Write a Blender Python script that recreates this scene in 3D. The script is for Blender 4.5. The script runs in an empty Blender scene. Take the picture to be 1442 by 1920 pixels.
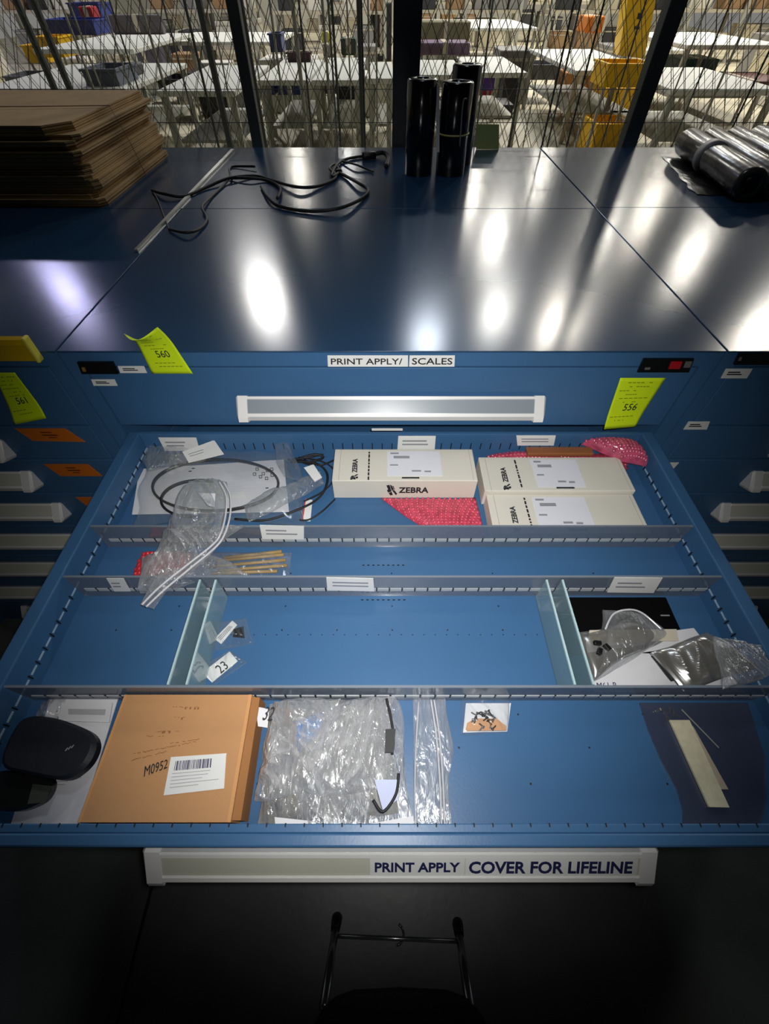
import bpy, bmesh, math, random
from mathutils import Vector, Matrix, noise
random.seed(7)
S = bpy.context.scene
COL = S.collection
# ------------------------------------------------------------------ camera
F = 792.0; VH = -37.0
PITCH = math.atan((960 - VH) / F)
CX, CY, CZ = -.012, -.662, 1.512
cam = bpy.data.cameras.new('camera'); cam.sensor_fit = 'VERTICAL'; cam.sensor_height = 36
cam.lens = F / 1920 * 36; cam.clip_start = .02; cam.clip_end = 200
co = bpy.data.objects.new('camera', cam); COL.objects.link(co)
co.location = (CX, CY, CZ); co.rotation_euler = (math.pi / 2 - PITCH, 0, 0)
S.camera = co
S.view_settings.view_transform = 'Standard'; S.view_settings.look = 'None'
S.view_settings.exposure = 0; S.view_settings.gamma = 1; S.view_settings.use_curve_mapping = False
S.cycles.max_bounces = 8; S.cycles.transparent_max_bounces = 24
S.cycles.sample_clamp_indirect = 3; S.cycles.caustics_reflective = False; S.cycles.caustics_refractive = False
# ------------------------------------------------------------------ world and light
W = bpy.data.worlds.new('world'); S.world = W; W.use_nodes = True
W.node_tree.nodes['Background'].inputs[0].default_value = (1, .98, .92, 1)
W.node_tree.nodes['Background'].inputs[1].default_value = .2
# the phone's flash, beside the lens
fl = bpy.data.lights.new('phone_flash', 'SPOT'); fl.energy = 27; fl.shadow_soft_size = .006
fl.spot_size = math.radians(101); fl.spot_blend = 1.0; fl.color = (1, .98, .95)
fo = bpy.data.objects.new('phone_flash', fl); COL.objects.link(fo)
fo.location = (CX + .012, CY + .004, CZ + .012); fo.rotation_euler = (math.radians(36), 0, 0)
# lamp reflections seen in the cabinet tops: (u, v, strength, colour)
LAMPS = [(500, 565, 1.0, (1, .98, .95)), (128, 550, .55, (.62, .6, 1)), (925, 450, .8, (1, .96, .88)),
         (1125, 440, .75, (1, .96, .86)), (1050, 615, 1.0, (1, .95, .85)), (930, 590, .45, (1, 1, .95)), (1290, 490, .7, (1, .95, .85)),
         (1425, 625, .8, (1, .95, .85)), (800, 640, .4, (.8, .88, 1)), (560, 330, .8, (1, .95, .85)),
         (880, 372, .9, (1, .95, .85)), (1010, 335, .9, (1, .95, .85)), (1210, 400, .8, (1, .93, .8)), (655, 300, .5, (1, 1, .95))]
LAMP_Z = 7.0; LAMP_W = 320

# ------------------------------------------------------------------ pixel -> place on a real surface
_c, _s = math.cos(PITCH), math.sin(PITCH)
def ray(u, v):
    b = (v - 960) / F
    return Vector(((u - 721) / F, _c - b * _s, -_s - b * _c))
def hz(u, v, z):
    q = ray(u, v); t = (z - CZ) / q.z
    return Vector((CX + q.x * t, CY + q.y * t, z))
def vy(u, v, y):
    q = ray(u, v); t = (y - CY) / q.y
    return Vector((CX + q.x * t, y, CZ + q.z * t))
def lerp(a, b, t): return a + (b - a) * t

# ------------------------------------------------------------------ materials
def lin(c):
    return tuple(((x / 255) / 12.92 if x / 255 <= .04045 else ((x / 255 + .055) / 1.055) ** 2.4) for x in c)
_mats = {}
def M(name, rgb, rough=.5, metal=0, bump=0, bscale=60, var=0, vscale=8, coat=0, spec=.5, emit=0, trans=0, aniso=0):
    if name in _mats: return _mats[name]
    m = bpy.data.materials.new(name); m.use_nodes = True; nt = m.node_tree
    b = nt.nodes['Principled BSDF']; col = (*lin(rgb), 1)
    b.inputs['Base Color'].default_value = col
    b.inputs['Roughness'].default_value = rough; b.inputs['Metallic'].default_value = metal
    b.inputs['Specular IOR Level'].default_value = spec
    b.inputs['Coat Weight'].default_value = coat; b.inputs['Coat Roughness'].default_value = .12
    if emit:
        b.inputs['Emission Color'].default_value = col; b.inputs['Emission Strength'].default_value = emit
    tc = nt.nodes.new('ShaderNodeTexCoord')
    n = nt.nodes.new('ShaderNodeTexNoise'); n.inputs['Scale'].default_value = vscale; n.inputs['Detail'].default_value = 5
    nt.links.new(tc.outputs['Object'], n.inputs['Vector'])
    r = nt.nodes.new('ShaderNodeValToRGB')
    v = var if var else .04
    r.color_ramp.elements[0].position = .3; r.color_ramp.elements[1].position = .7
    r.color_ramp.elements[0].color = tuple(x * (1 - v) for x in col[:3]) + (1,)
    r.color_ramp.elements[1].color = tuple(min(1, x * (1 + v)) for x in col[:3]) + (1,)
    nt.links.new(n.outputs['Fac'], r.inputs['Fac']); nt.links.new(r.outputs['Color'], b.inputs['Base Color'])
    if bump:
        n2 = nt.nodes.new('ShaderNodeTexNoise'); n2.inputs['Scale'].default_value = bscale
        nt.links.new(tc.outputs['Object'], n2.inputs['Vector'])
        bp = nt.nodes.new('ShaderNodeBump'); bp.inputs['Strength'].default_value = bump; bp.inputs['Distance'].default_value = .002
        nt.links.new(n2.outputs['Fac'], bp.inputs['Height']); nt.links.new(bp.outputs['Normal'], b.inputs['Normal'])
    _mats[name] = m
    return m
def plastic(name, rgb=(235, 238, 240), base=.12, gain=.9, rough=.12, diff=.35, bump=.0, bscale=40, spec=1.0):
    """clear film: mostly see-through, shining where it turns away or folds"""
    if name in _mats: return _mats[name]
    m = bpy.data.materials.new(name); m.use_nodes = True; nt = m.node_tree; nt.nodes.clear()
    o = nt.nodes.new('ShaderNodeOutputMaterial'); tr = nt.nodes.new('ShaderNodeBsdfTransparent')
    tr.inputs[0].default_value = (.97, .98, .985, 1)
    gl = nt.nodes.new('ShaderNodeBsdfGlossy'); gl.inputs['Roughness'].default_value = rough; gl.inputs[0].default_value = (spec, spec, spec, 1)
    df = nt.nodes.new('ShaderNodeBsdfDiffuse'); df.inputs[0].default_value = (*lin(rgb), 1)
    m1 = nt.nodes.new('ShaderNodeMixShader'); m1.inputs[0].default_value = 1 - diff
    nt.links.new(df.outputs[0], m1.inputs[1]); nt.links.new(gl.outputs[0], m1.inputs[2])
    lw = nt.nodes.new('ShaderNodeLayerWeight'); lw.inputs[0].default_value = .35
    mm = nt.nodes.new('ShaderNodeMath'); mm.operation = 'MULTIPLY_ADD'; mm.use_clamp = True
    mm.inputs[1].default_value = gain; mm.inputs[2].default_value = base
    nt.links.new(lw.outputs['Facing'], mm.inputs[0])
    m2 = nt.nodes.new('ShaderNodeMixShader'); nt.links.new(mm.outputs[0], m2.inputs[0])
    nt.links.new(tr.outputs[0], m2.inputs[1]); nt.links.new(m1.outputs[0], m2.inputs[2]); nt.links.new(m2.outputs[0], o.inputs[0])
    if bump:
        tc = nt.nodes.new('ShaderNodeTexCoord'); n2 = nt.nodes.new('ShaderNodeTexNoise'); n2.inputs['Scale'].default_value = bscale; n2.inputs['Detail'].default_value = 3; n2.inputs['Distortion'].default_value = 1.2
        mp = nt.nodes.new('ShaderNodeMapping'); mp.inputs['Rotation'].default_value = (0, 0, .5); mp.inputs['Scale'].default_value = (1, .32, 1)
        nt.links.new(tc.outputs['Object'], mp.inputs['Vector']); nt.links.new(mp.outputs['Vector'], n2.inputs['Vector'])
        bp = nt.nodes.new('ShaderNodeBump'); bp.inputs['Strength'].default_value = bump; bp.inputs['Distance'].default_value = .004
        nt.links.new(n2.outputs['Fac'], bp.inputs['Height'])
        nt.links.new(bp.outputs['Normal'], gl.inputs['Normal']); nt.links.new(bp.outputs['Normal'], df.inputs['Normal'])
    _mats[name] = m
    return m
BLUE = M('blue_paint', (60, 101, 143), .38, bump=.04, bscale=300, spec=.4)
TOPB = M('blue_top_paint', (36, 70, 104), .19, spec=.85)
DARK = M('dark_gap', (8, 12, 18), .7)
INK = M('ink', (30, 30, 38), .6); GREYINK = M('grey_ink', (146, 148, 156), .6); NAVY = M('navy_ink', (28, 34, 80), .6)
WHITE = M('white_plastic', (236, 236, 234), .35); CREAM = M('cream_strip', (205, 205, 190), .45)
ALU = M('handle_aluminium', (206, 208, 208), .32, metal=.25); GREYP = M('grey_recess', (140, 150, 158), .3)
PAPER = M('white_paper', (222, 222, 226), .8); LABEL = M('label_paper', (228, 230, 228), .7)
NEON = M('neon_yellow_paper', (214, 244, 10), .7); ORANGE = M('orange_paper', (206, 108, 20), .7)
CARD = M('cardboard', (190, 142, 96), .8, bump=.2, bscale=120, var=.06); CARDD = M('cardboard_dark', (184, 152, 104), .85, bump=.3, bscale=160, var=.12)
CORR = M('corrugated_edge', (112, 78, 46), .9)
BLACK = M('black_plastic', (14, 15, 17), .35); BLACKR = M('black_rubber', (22, 24, 28), .6); CHROME = M('chrome', (190, 192, 196), .15, metal=1)
BOXW = M('box_white', (216, 212, 200), .7); BOXL = M('box_label', (222, 224, 232), .6)
FILM = plastic('clear_film', base=.02, gain=.6, diff=.3)
FILM2 = plastic('crinkled_clear_film', base=.05, gain=1.0, diff=.36, rough=.24, bump=1.0, bscale=90)
FILM3 = plastic('smoky_film', rgb=(84, 88, 112), base=.36, gain=.5, diff=.75, rough=.25)
FILMG = plastic('grey_metal_film', rgb=(120, 118, 112), base=.62, gain=.4, diff=.6, rough=.22)
ACRYL = plastic('smoke_acrylic', rgb=(112, 124, 142), base=.6, gain=.2, diff=.8, rough=.12)
ACRYC = plastic('clear_acrylic', rgb=(150, 185, 195), base=.22, gain=.6, diff=.6, rough=.08)
SEAL = plastic('zip_seal', rgb=(240, 240, 245), base=.55, gain=.3, diff=.8)
PINK = M('red_bubble_wrap', (214, 52, 60), .22, bump=.3, bscale=300, var=.15, vscale=90, coat=.6)
PINK2 = M('pink_bubble_wrap', (196, 70, 92), .25, var=.3, vscale=110, coat=.6)
GALV = M('galvanised_steel', (168, 168, 156), .5, metal=.2); DSTEEL = M('dark_steel_post', (74, 78, 76), .5, metal=.2)
WIRE = M('fence_wire', (104, 100, 84), .45, metal=.3)
COLM = M('column_paint', (22, 28, 38), .45)

# ------------------------------------------------------------------ mesh builder
class MB:
    def __init__(s): s.v = []; s.f = []; s.m = []
    def add(s, vs, fs, mi=0):
        o = len(s.v); s.v += [Vector(p) for p in vs]
        for f in fs: s.f.append([o + i for i in f]); s.m.append(mi)
        return s
    def hexa(s, b, t, mi=0):     # four bottom, four top corners (same order, counter-clockwise from above)
        return s.add(list(b) + list(t), [(3, 2, 1, 0), (4, 5, 6, 7), (0, 1, 5, 4), (1, 2, 6, 5), (2, 3, 7, 6), (3, 0, 4, 7)], mi)
    def box(s, x0, y0, z0, x1, y1, z1, mi=0, bev=0):
        if not bev:
            return s.hexa([(x0, y0, z0), (x1, y0, z0), (x1, y1, z0), (x0, y1, z0)], [(x0, y0, z1), (x1, y0, z1), (x1, y1, z1), (x0, y1, z1)], mi)
        bm = bmesh.new(); bmesh.ops.create_cube(bm, size=1)
        for v in bm.verts: v.co = Vector(((x0 + x1) / 2 + v.co.x * (x1 - x0), (y0 + y1) / 2 + v.co.y * (y1 - y0), (z0 + z1) / 2 + v.co.z * (z1 - z0)))
        bmesh.ops.bevel(bm, geom=bm.edges[:], offset=bev, segments=2, affect='EDGES', profile=.5)
        bm.verts.index_update()
        s.add([v.co.copy() for v in bm.verts], [[v.index for v in f.verts] for f in bm.faces], mi); bm.free(); return s
    def rbox(s, cx, cy, z0, z1, w, d, ang, mi=0, bev=0, sh=0):
        n = MB().box(-w / 2, -d / 2, z0, w / 2, d / 2, z1, 0, bev)
        ca, sa = math.cos(ang), math.sin(ang)
        return s.add([(cx + p.x * ca - p.y * sa, cy + p.x * sa + p.y * ca, p.z) for p in n.v], n.f, mi)
    def prism(s, prof, x0, x1, mi=0):     # profile in (y, z) extruded along x
        n = len(prof); vs = [(x0, p[0], p[1]) for p in prof] + [(x1, p[0], p[1]) for p in prof]
        fs = [tuple(range(n)), tuple(range(2 * n - 1, n - 1, -1))] + [(i, i + n, (i + 1) % n + n, (i + 1) % n) for i in range(n)]
        return s.add(vs, fs, mi)
    def poly(s, pts, thick, mi=0, nrm=(0, 0, 1)):   # flat outline with a thickness
        n = len(pts); N = Vector(nrm) * thick
        vs = [Vector(p) for p in pts]; vs += [p + N for p in vs]
        fs = [tuple(range(n - 1, -1, -1)), tuple(range(n, 2 * n))] + [(i, (i + 1) % n, (i + 1) % n + n, i + n) for i in range(n)]
        return s.add(vs, fs, mi)
    def tube(s, pts, r, mi=0, n=8, closed=False, flat=1.0):
        pts = [Vector(p) for p in pts]; k = len(pts); rings = []
        for i, p in enumerate(pts):
            a = pts[(i - 1) % k] if closed or i else p; b = pts[(i + 1) % k] if closed or i < k - 1 else p
            d = (b - a).normalized(); up = Vector((0, 0, 1)) if abs(d.z) < .9 else Vector((0, 1, 0))
            x = d.cross(up).normalized(); y = x.cross(d)
            rr = r[i] if isinstance(r, (list, tuple)) else r
            rings.append([p + (x * math.cos(2 * math.pi * j / n) + y * math.sin(2 * math.pi * j / n) * flat) * rr for j in range(n)])
        vs = [q for R in rings for q in R]; fs = []
        for i in range(k if closed else k - 1):
            i2 = (i + 1) % k
            fs += [(i * n + j, i * n + (j + 1) % n, i2 * n + (j + 1) % n, i2 * n + j) for j in range(n)]
        if not closed: fs += [tuple(range(n - 1, -1, -1)), tuple(range((k - 1) * n, k * n))]
        return s.add(vs, fs, mi)
    def cyl(s, x, y, z0, z1, r, mi=0, n=20, r2=None): return s.tube([(x, y, z0), (x, y, z1)], [r, r if r2 is None else r2], mi, n)
    def build(s, name, mats, parent=None, smooth=False, at=None):
        if not isinstance(mats, (list, tuple)): mats = [mats]
        me = bpy.data.meshes.new(name)
        if parent is not None: o0 = wloc(parent)
        elif at is not None: o0 = Vector(at)
        else:
            xs = [p.x for p in s.v]; ys = [p.y for p in s.v]; zs = [p.z for p in s.v]
            o0 = Vector(((min(xs) + max(xs)) / 2, (min(ys) + max(ys)) / 2, min(zs)))
        me.from_pydata([tuple(p - o0) for p in s.v], [], s.f)
        for m in mats: me.materials.append(m)
        for p, mi in zip(me.polygons, s.m): p.material_index = mi; p.use_smooth = smooth
        bm = bmesh.new(); bm.from_mesh(me); bmesh.ops.recalc_face_normals(bm, faces=bm.faces[:]); bm.to_mesh(me); bm.free()
        me.update()
        ob = bpy.data.objects.new(name, me); COL.objects.link(ob)
        if parent is not None: ob.parent = parent
        else: ob.location = o0
        return ob
def wloc(o):
    p = Vector(o.location)
    while o.parent: o = o.parent; p += Vector(o.location)
    return p
def tag(o, label=None, cat=None, group=None, kind=None):
    if label: o['label'] = label
    if cat: o['category'] = cat
    if group: o['group'] = group
    if kind: o['kind'] = kind
    return o
def thing(name, label, cat, loc, group=None):
    o = bpy.data.objects.new(name, None); COL.objects.link(o); o.location = loc; o.empty_display_size = .05
    return tag(o, label, cat, group)
def struct(o): o['kind'] = 'structure'; return o
def smoothpath(pts, n=8, closed=False):
    pts = [Vector(p) for p in pts]; out = []; k = len(pts)
    for i in range(k if closed else k - 1):
        g = lambda j: pts[j % k] if closed else pts[max(0, min(k - 1, j))]
        p0, p1, p2, p3 = g(i - 1), g(i), g(i + 1), g(i + 2)
        for q in range(n):
            t = q / n
            out.append(.5 * ((2 * p1) + (p2 - p0) * t + (2 * p0 - 5 * p1 + 4 * p2 - p3) * t * t + (3 * p1 - p0 - 3 * p2 + p3) * t ** 3))
    if not closed: out.append(pts[-1])
    return out
class Quad:      # a flat patch on a surface: TL, TR, BR, BL
    def __init__(s, tl, tr, br, bl, n=(0, 0, 1)): s.c = [Vector(p) for p in (tl, tr, br, bl)]; s.n = Vector(n).normalized()
    def p(s, u, v, h=0):
        a, b, c, d = s.c
        return a * (1 - u) * (1 - v) + b * u * (1 - v) + c * u * v + d * (1 - u) * v + s.n * h
    def slab(s, mb, u0, v0, u1, v1, h0, h1, mi=0):
        q = [(u0, v1), (u1, v1), (u1, v0), (u0, v0)]
        return mb.hexa([s.p(a, b, h0) for a, b in q], [s.p(a, b, h1) for a, b in q], mi)
def Qz(px, z): return Quad(*[hz(u, v, z) for u, v in px])
def Qy(px, y): return Quad(*[vy(u, v, y) for u, v in px], n=(0, -1, 0))
def label(q, name, mat, parent=None, marks=(), th=.0008, inkmat=None, lift=0):
    mb = MB(); q.slab(mb, 0, 0, 1, 1, lift, lift + th)
    for (a, b, c, d) in marks: q.slab(mb, a, b, c, d, lift + th, lift + th + .0003, 1)
    return mb.build(name, [mat, inkmat or GREYINK], parent)
_tc = {}
def text(q, s, rect, mat, parent, name='lettering', h=.001, bold=0, top=None):
    """lettering fitted into rect (u0,v0,u1,v1) of patch q, with a real thickness"""
    key = (s, bold)
    if key not in _tc:
        c = bpy.data.curves.new('t', 'FONT'); c.body = s; c.size = 1; c.extrude = .02; c.offset = bold; c.resolution_u = 3
        o = bpy.data.objects.new('t', c); COL.objects.link(o)
        dg = bpy.context.evaluated_depsgraph_get(); me = bpy.data.meshes.new_from_object(o.evaluated_get(dg))
        _tc[key] = ([v.co.copy() for v in me.vertices], [list(p.vertices) for p in me.polygons])
        bpy.data.objects.remove(o); bpy.data.meshes.remove(me); bpy.data.curves.remove(c)
    vs, fs = _tc[key]
    x0 = min(v.x for v in vs); x1 = max(v.x for v in vs); y0 = min(v.y for v in vs); y1 = max(v.y for v in vs)
    out = [q.p(lerp(rect[0], rect[2], (v.x - x0) / (x1 - x0)), lerp(rect[3], rect[1], (v.y - y0) / (y1 - y0)), h + (.0004 if v.z > 0 else 0)) for v in vs]
    return MB().add(out, fs).build(name, mat, parent)
def barcode(u0, v0, u1, v1, n=22, seed=1):
    r = random.Random(seed); out = []; x = u0; st = (u1 - u0) / n
    for i in range(n):
        w = st * r.choice((.3, .5, .75)); out.append((x, v0, x + w, v1)); x += st
    return out
def lines(u0, u1, v0, v1, n, seed=1, th=.25):
    r = random.Random(seed); st = (v1 - v0) / n
    return [(u0, v0 + i * st, lerp(u0, u1, r.uniform(.55, 1)), v0 + i * st + st * th) for i in range(n)]

# ================================================================== THE SETTING
floorL = M('warehouse_concrete', (188, 180, 154), .5, bump=.1, var=.25, vscale=1.3)
floorD = M('dark_cage_floor', (100, 106, 104), .42, bump=.25, bscale=40, var=.2, vscale=5)
mb = MB().box(-7, -4, -.1, 7, 1.62, 0, 0).box(-16, 1.62, -.1, 16, 34, -.002, 1)
mb.box(-.64, -4, 0, -.632, 0, .0006, 2)
struct(mb.build('floor', [floorD, floorL, DARK]))
wallm = M('cage_wall_paint', (70, 74, 76), .8)
struct(MB().box(-7, -4.1, 0, 7, -4, 3.2).build('wall_back', wallm))
struct(MB().box(-7.1, -4, 0, -7, 1.62, 3.2).build('wall_left', wallm))
struct(MB().box(7, -4, 0, 7.1, 1.62, 3.2).build('wall_right', wallm))
struct(MB().box(-16, 34, 0, 16, 34.2, 9).build('wall_far', M('far_wall', (190, 188, 176), .8)))
ceil = MB().box(-7, -4, 3.2, 7, 1.62, 3.3).box(-16, 1.62, 8.6, 16, 34, 8.7)  # low deck over the cage is unseen, added to block the hall lamps
for i in range(8): ceil.box(-16, 3 + i * 4, 8.2, 16, 3.2 + i * 4, 8.6)
struct(ceil.build('ceiling', M('ceiling_deck', (64, 64, 62), .8)))
# black building column behind the cabinets
mb = MB().box(.017, 1.425, 0, .109, 1.435, 3.2, 0, .002).box(.017, 1.485, 0, .109, 1.495, 3.2, 0, .002).box(.058, 1.43, 0, .068, 1.49, 3.2)
struct(mb.build('trim_column', COLM))

# ------------------------------------------------------------------ lamps of the warehouse
def lamp(i, u, v, k, col):
    p = hz(u, v, 1.12); q = ray(u, v); t = (LAMP_Z - 1.12) / -q.z
    x, y = p.x + q.x * t, p.y + q.y * t
    while y > 31: x = p.x + (x - p.x) * .9; y = p.y + (y - p.y) * .9
    o = thing('high_bay_lamp', 'round high bay lamp hanging from the warehouse ceiling beyond the mesh fence', 'lamp', (x, y, LAMP_Z), 'high bay lamps')
    prof = [(.12, .45), (.3, .3), (.52, .02), (.5, 0), (.28, .27)]
    m = MB(); n = 20; vs = []; fs = []
    for r, z in prof:
        vs += [(x + r * math.cos(2 * math.pi * j / n), y + r * math.sin(2 * math.pi * j / n), LAMP_Z + z) for j in range(n)]
    for a in range(len(prof) - 1): fs += [(a * n + j, a * n + (j + 1) % n, (a + 1) * n + (j + 1) % n, (a + 1) * n + j) for j in range(n)]
    m.add(vs, fs); m.cyl(x, y, LAMP_Z + .44, LAMP_Z + .7, .1).build('lamp_shade', GALV, o, True)
    MB().cyl(x, y, LAMP_Z + .7, 8.6, .012, 0, 6).build('hanging_rod', DSTEEL, o)
    l = bpy.data.lights.new('bulb', 'AREA'); l.shape = 'DISK'; l.size = .85; l.energy = LAMP_W * k; l.color = col
    lo = bpy.data.objects.new('bulb', l); COL.objects.link(lo); lo.parent = o; lo.location = (0, 0, .02)
for i, a in enumerate(LAMPS): lamp(i, *a)
# small panel lamp under the added low cage ceiling
o = thing('ceiling_panel_lamp', 'small square panel lamp on the added low ceiling above the cabinets', 'lamp', (.01, .72, 3.16))
MB().box(-.17, .54, 3.165, .19, .90, 3.2, 0, .004).build('housing', WHITE, o)
l = bpy.data.lights.new('panel', 'AREA'); l.shape = 'SQUARE'; l.size = .26; l.energy = 3.5; l.color = (.85, .92, 1)
lo = bpy.data.objects.new('panel', l); COL.objects.link(lo); lo.parent = o; lo.location = (0, 0, 0)

# ================================================================== MESH FENCE
fence = thing('mesh_fence', 'diamond mesh fence with steel posts standing behind the cabinets', 'fence', (0, 1.52, 0))
def mesh_panel(x0, x1, z0=.3, z1=2.5, p=.038, sl=1.75, y=1.525, wr=.0009):
    m = MB(); w = x1 - x0; h = z1 - z0
    for sgn in (1, -1):
        k = -int(h / sl / p) - 1
        while k * p < w + h / sl:
            a = x0 + k * p
            # x = a + (z-z0)/sl for sgn 1, mirrored otherwise
            s0 = max(0, (x0 - a) * sl); s1 = min(h, (x1 - a) * sl)
            if s1 > s0 + .01:
                pts = []
                for q in (s0, s1):
                    X = a + q / sl
                    if sgn < 0: X = x0 + x1 - X
                    pts.append((X, y + .0015 * sgn, z0 + q))
                m.tube(pts, wr, 0, 4)
            k += 1
    for z in (z0, z1): m.tube([(x0, y, z), (x1, y, z)], .003, 0, 5)
    return m
for x0, x1 in ((-2.4, -.535), (-.48, .01), (.115, .905), (.975, 2.4)):
    mesh_panel(x0, x1).build('wire_mesh', WIRE, fence)
MB().box(-.527, 1.48, 0, -.487, 1.52, 3.2, 0, .003).build('post', DSTEEL, fence)
MB().box(.912, 1.475, 0, .968, 1.53, 3.2, 0, .003).build('post', DSTEEL, fence)
for x, y0, c in ((-1.5, 1.54, DSTEEL), (-.75, 1.545, GALV), (-.2, 1.545, GALV), (-.09, 1.55, DSTEEL), (.35, 1.55, GALV), (.62, 1.545, DSTEEL), (.72, 1.545, DSTEEL), (1.35, 1.545, DSTEEL), (1.55, 1.545, GALV)):
    MB().tube([(x, y0, 0), (x, y0, 3.2)], .0035, 0, 8).build('vertical_rod', c, fence)
MB().tube([(-2.4, 1.5, 1.175), (2.4, 1.5, 1.175)], .0012, 0, 6).build('rail_wire', DSTEEL, fence)
MB().tube([(-2.4, 1.5, 1.265), (2.4, 1.5, 1.265)], .001, 0, 6).build('rail_wire', DSTEEL, fence)
# second partition deeper in the hall: loose vertical rods
fen2 = thing('rod_partition', 'row of thin upright rods and cables standing farther behind the mesh fence', 'partition', (0, 4.9, 0))
for px, r, c in ((30, .05, DSTEEL), (62, .05, DSTEEL), (112, .016, GALV), (128, .012, GALV), (190, .014, GALV), (205, .012, DSTEEL), (262, .02, GALV), (345, .02, DSTEEL), (372, .05, DSTEEL),
                (392, .012, GALV), (452, .03, DSTEEL), (462, .012, GALV), (505, .016, GALV), (548, .03, GALV), (560, .014, DSTEEL), (604, .02, GALV), (622, .018, DSTEEL),
                (650, .012, GALV), (672, .03, DSTEEL), (690, .012, GALV), (705, .014, GALV), (845, .012, GALV), (905, .01, DSTEEL), (1003, .016, DSTEEL), (1035, .01, GALV), (1090, .014, DSTEEL), (1212, .012, DSTEEL), (1330, .012, GALV), (1372, .012, DSTEEL), (1418, .018, GALV)):
    p = vy(px, 0, 4.9)
    MB().tube([(p.x, 4.9, 0), (p.x, 4.9, 3.0)], r * .62, 0, 8).build('upright_rod', c, fen2)
mesh_panel(-5, 5, .2, 2.9, .13, 1.9, 4.95, .0032).build('wire_mesh', WIRE, fen2)
MB().box(-5, 4.93, 2.96, 5, 4.97, 3.0).build('top_rail', GALV, fen2)

# ================================================================== CABINETS
HPROF = [(0, 0), (-.004, .002), (-.029, -.026), (-.031, -.033), (-.026, -.036), (0, -.047)]
def handle(parent, x0, x1, y, z, cap=.022):
    m = MB()
    m.prism([(y + a, z + b) for a, b in HPROF], x0 + cap, x1 - cap, 0)
    # recessed label strip on the sloping face
    P = lambda a, b, h: (y + lerp(-.004, -.029, a) - h * .745, z + lerp(.002, -.026, a) + h * .667)
    m.prism([P(.16, 0, .0002), P(.82, 0, .0002), P(.82, 0, .0009), P(.16, 0, .0009)][::-1], x0 + cap, x1 - cap, 1)
    m.prism([P(.02, 0, 0), P(.13, 0, 0), P(.13, 0, .003), P(.02, 0, .003)][::-1], x0 + cap, x1 - cap, 2)
    m.prism([P(.85, 0, 0), P(1.0, 0, 0), P(1.0, 0, .003), P(.85, 0, .003)][::-1], x0 + cap, x1 - cap, 2)
    for s, xa, xb in ((-1, x0, x0 + cap), (1, x1 - cap, x1)):
        big = [(y + a * 1.12, z + b * 1.08 + .0015) for a, b in HPROF]; sm = [(y + a * .8, z - .02 + (b + .02) * .85) for a, b in HPROF]
        n = len(big); xi, xm, xo = (xb, xa + .004, xa) if s < 0 else (xa, xb - .004, xb)
        vs = [(xi, *p) for p in big] + [(xm, *p) for p in big] + [(xo, *p) for p in sm]
        fs = [tuple(range(n)), tuple(range(2 * n, 3 * n))] + [(k * n + i, k * n + (i + 1) % n, (k + 1) * n + (i + 1) % n, (k + 1) * n + i) for k in (0, 1) for i in range(n)]
        m.add(vs, fs, 2)
    return m
TOPZ = 1.12
SEAMS = [1.088, .955, .862, .75, .622, .478, .331, .187, .06]
def cabinet(lbl, x0, x1, y0, y1, skip=(), hw=.29, handles=True, group=None, hx=None, seams=SEAMS, zt=TOPZ):
    o = thing('drawer_cabinet', lbl, 'cabinet', ((x0 + x1) / 2, (y0 + y1) / 2, 0), group)
    g = .0015; x0 += g; x1 -= g
    b = MB(); t = .028
    b.box(x0, y0, .0, x0 + t, y1, zt - .003).box(x1 - t, y0, 0, x1, y1, zt - .003).box(x0 + t, y1 - .01, 0, x1 - t, y1, zt - .003)
    b.box(x0 + t, y0 + .001, zt - .03, x1 - t, y1 - .01, zt - .004)
    b.box(x0 + t, y0 + .02, 0, x1 - t, y1 - .01, .055)
    b.build('body', BLUE, o)
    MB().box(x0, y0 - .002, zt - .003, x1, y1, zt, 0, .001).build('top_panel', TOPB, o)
    c = (x0 + x1) / 2 if hx is None else hx
    for i in range(len(seams) - 1):
        if i in skip: continue
        za, zb = seams[i], seams[i + 1]
        m = MB().box(x0 + t + .003, y0, zb + .003, x1 - t - .003, y0 + .018, za - .001, 0, .0015)
        m.box(x0 + t + .01, y0 + .018, zb + .02, x1 - t - .01, y0 + .55, zb + .022).box(x0 + t + .01, y0 + .018, zb + .02, x0 + t + .014, y0 + .55, za - .03).box(x1 - t - .014, y0 + .018, zb + .02, x1 - t - .01, y0 + .55, za - .03)
        d = m.build('drawer', BLUE, o)
        if handles:
            ht = za - .035 if i else za - .06
            handle(d, c - hw, c + hw, y0, ht).build('handle', [ALU, CREAM if i else GREYP, WHITE], d)
    return o
HALF = .5715
center = cabinet('blue steel drawer cabinet in the middle with its second drawer pulled fully open', -HALF, HALF, 0, .718, skip=(1,))
left = cabinet('blue steel drawer cabinet left of the open drawer, with orange tags on its drawers', -HALF - .9144, -HALF, 0, .718, hw=.24, hx=-1.044)
right = cabinet('blue steel drawer cabinet right of the open drawer, with small white stickers on its drawers', HALF, HALF + .9144, 0, .728, hw=.24, hx=1.053)
cabinet('back row blue cabinet carrying the tangled cord and the upright rolls', -HALF - .01, HALF + .0, .722, 1.405, handles=False)
cabinet('blue cabinet in the back row at the left, carrying the stack of flattened cardboard', -HALF - .93, -HALF - .012, .722, 1.405, handles=False)
cabinet('blue cabinet in the back row at the right, carrying the lying film rolls', HALF + .002, HALF + .93, .732, 1.405, handles=False)
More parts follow.
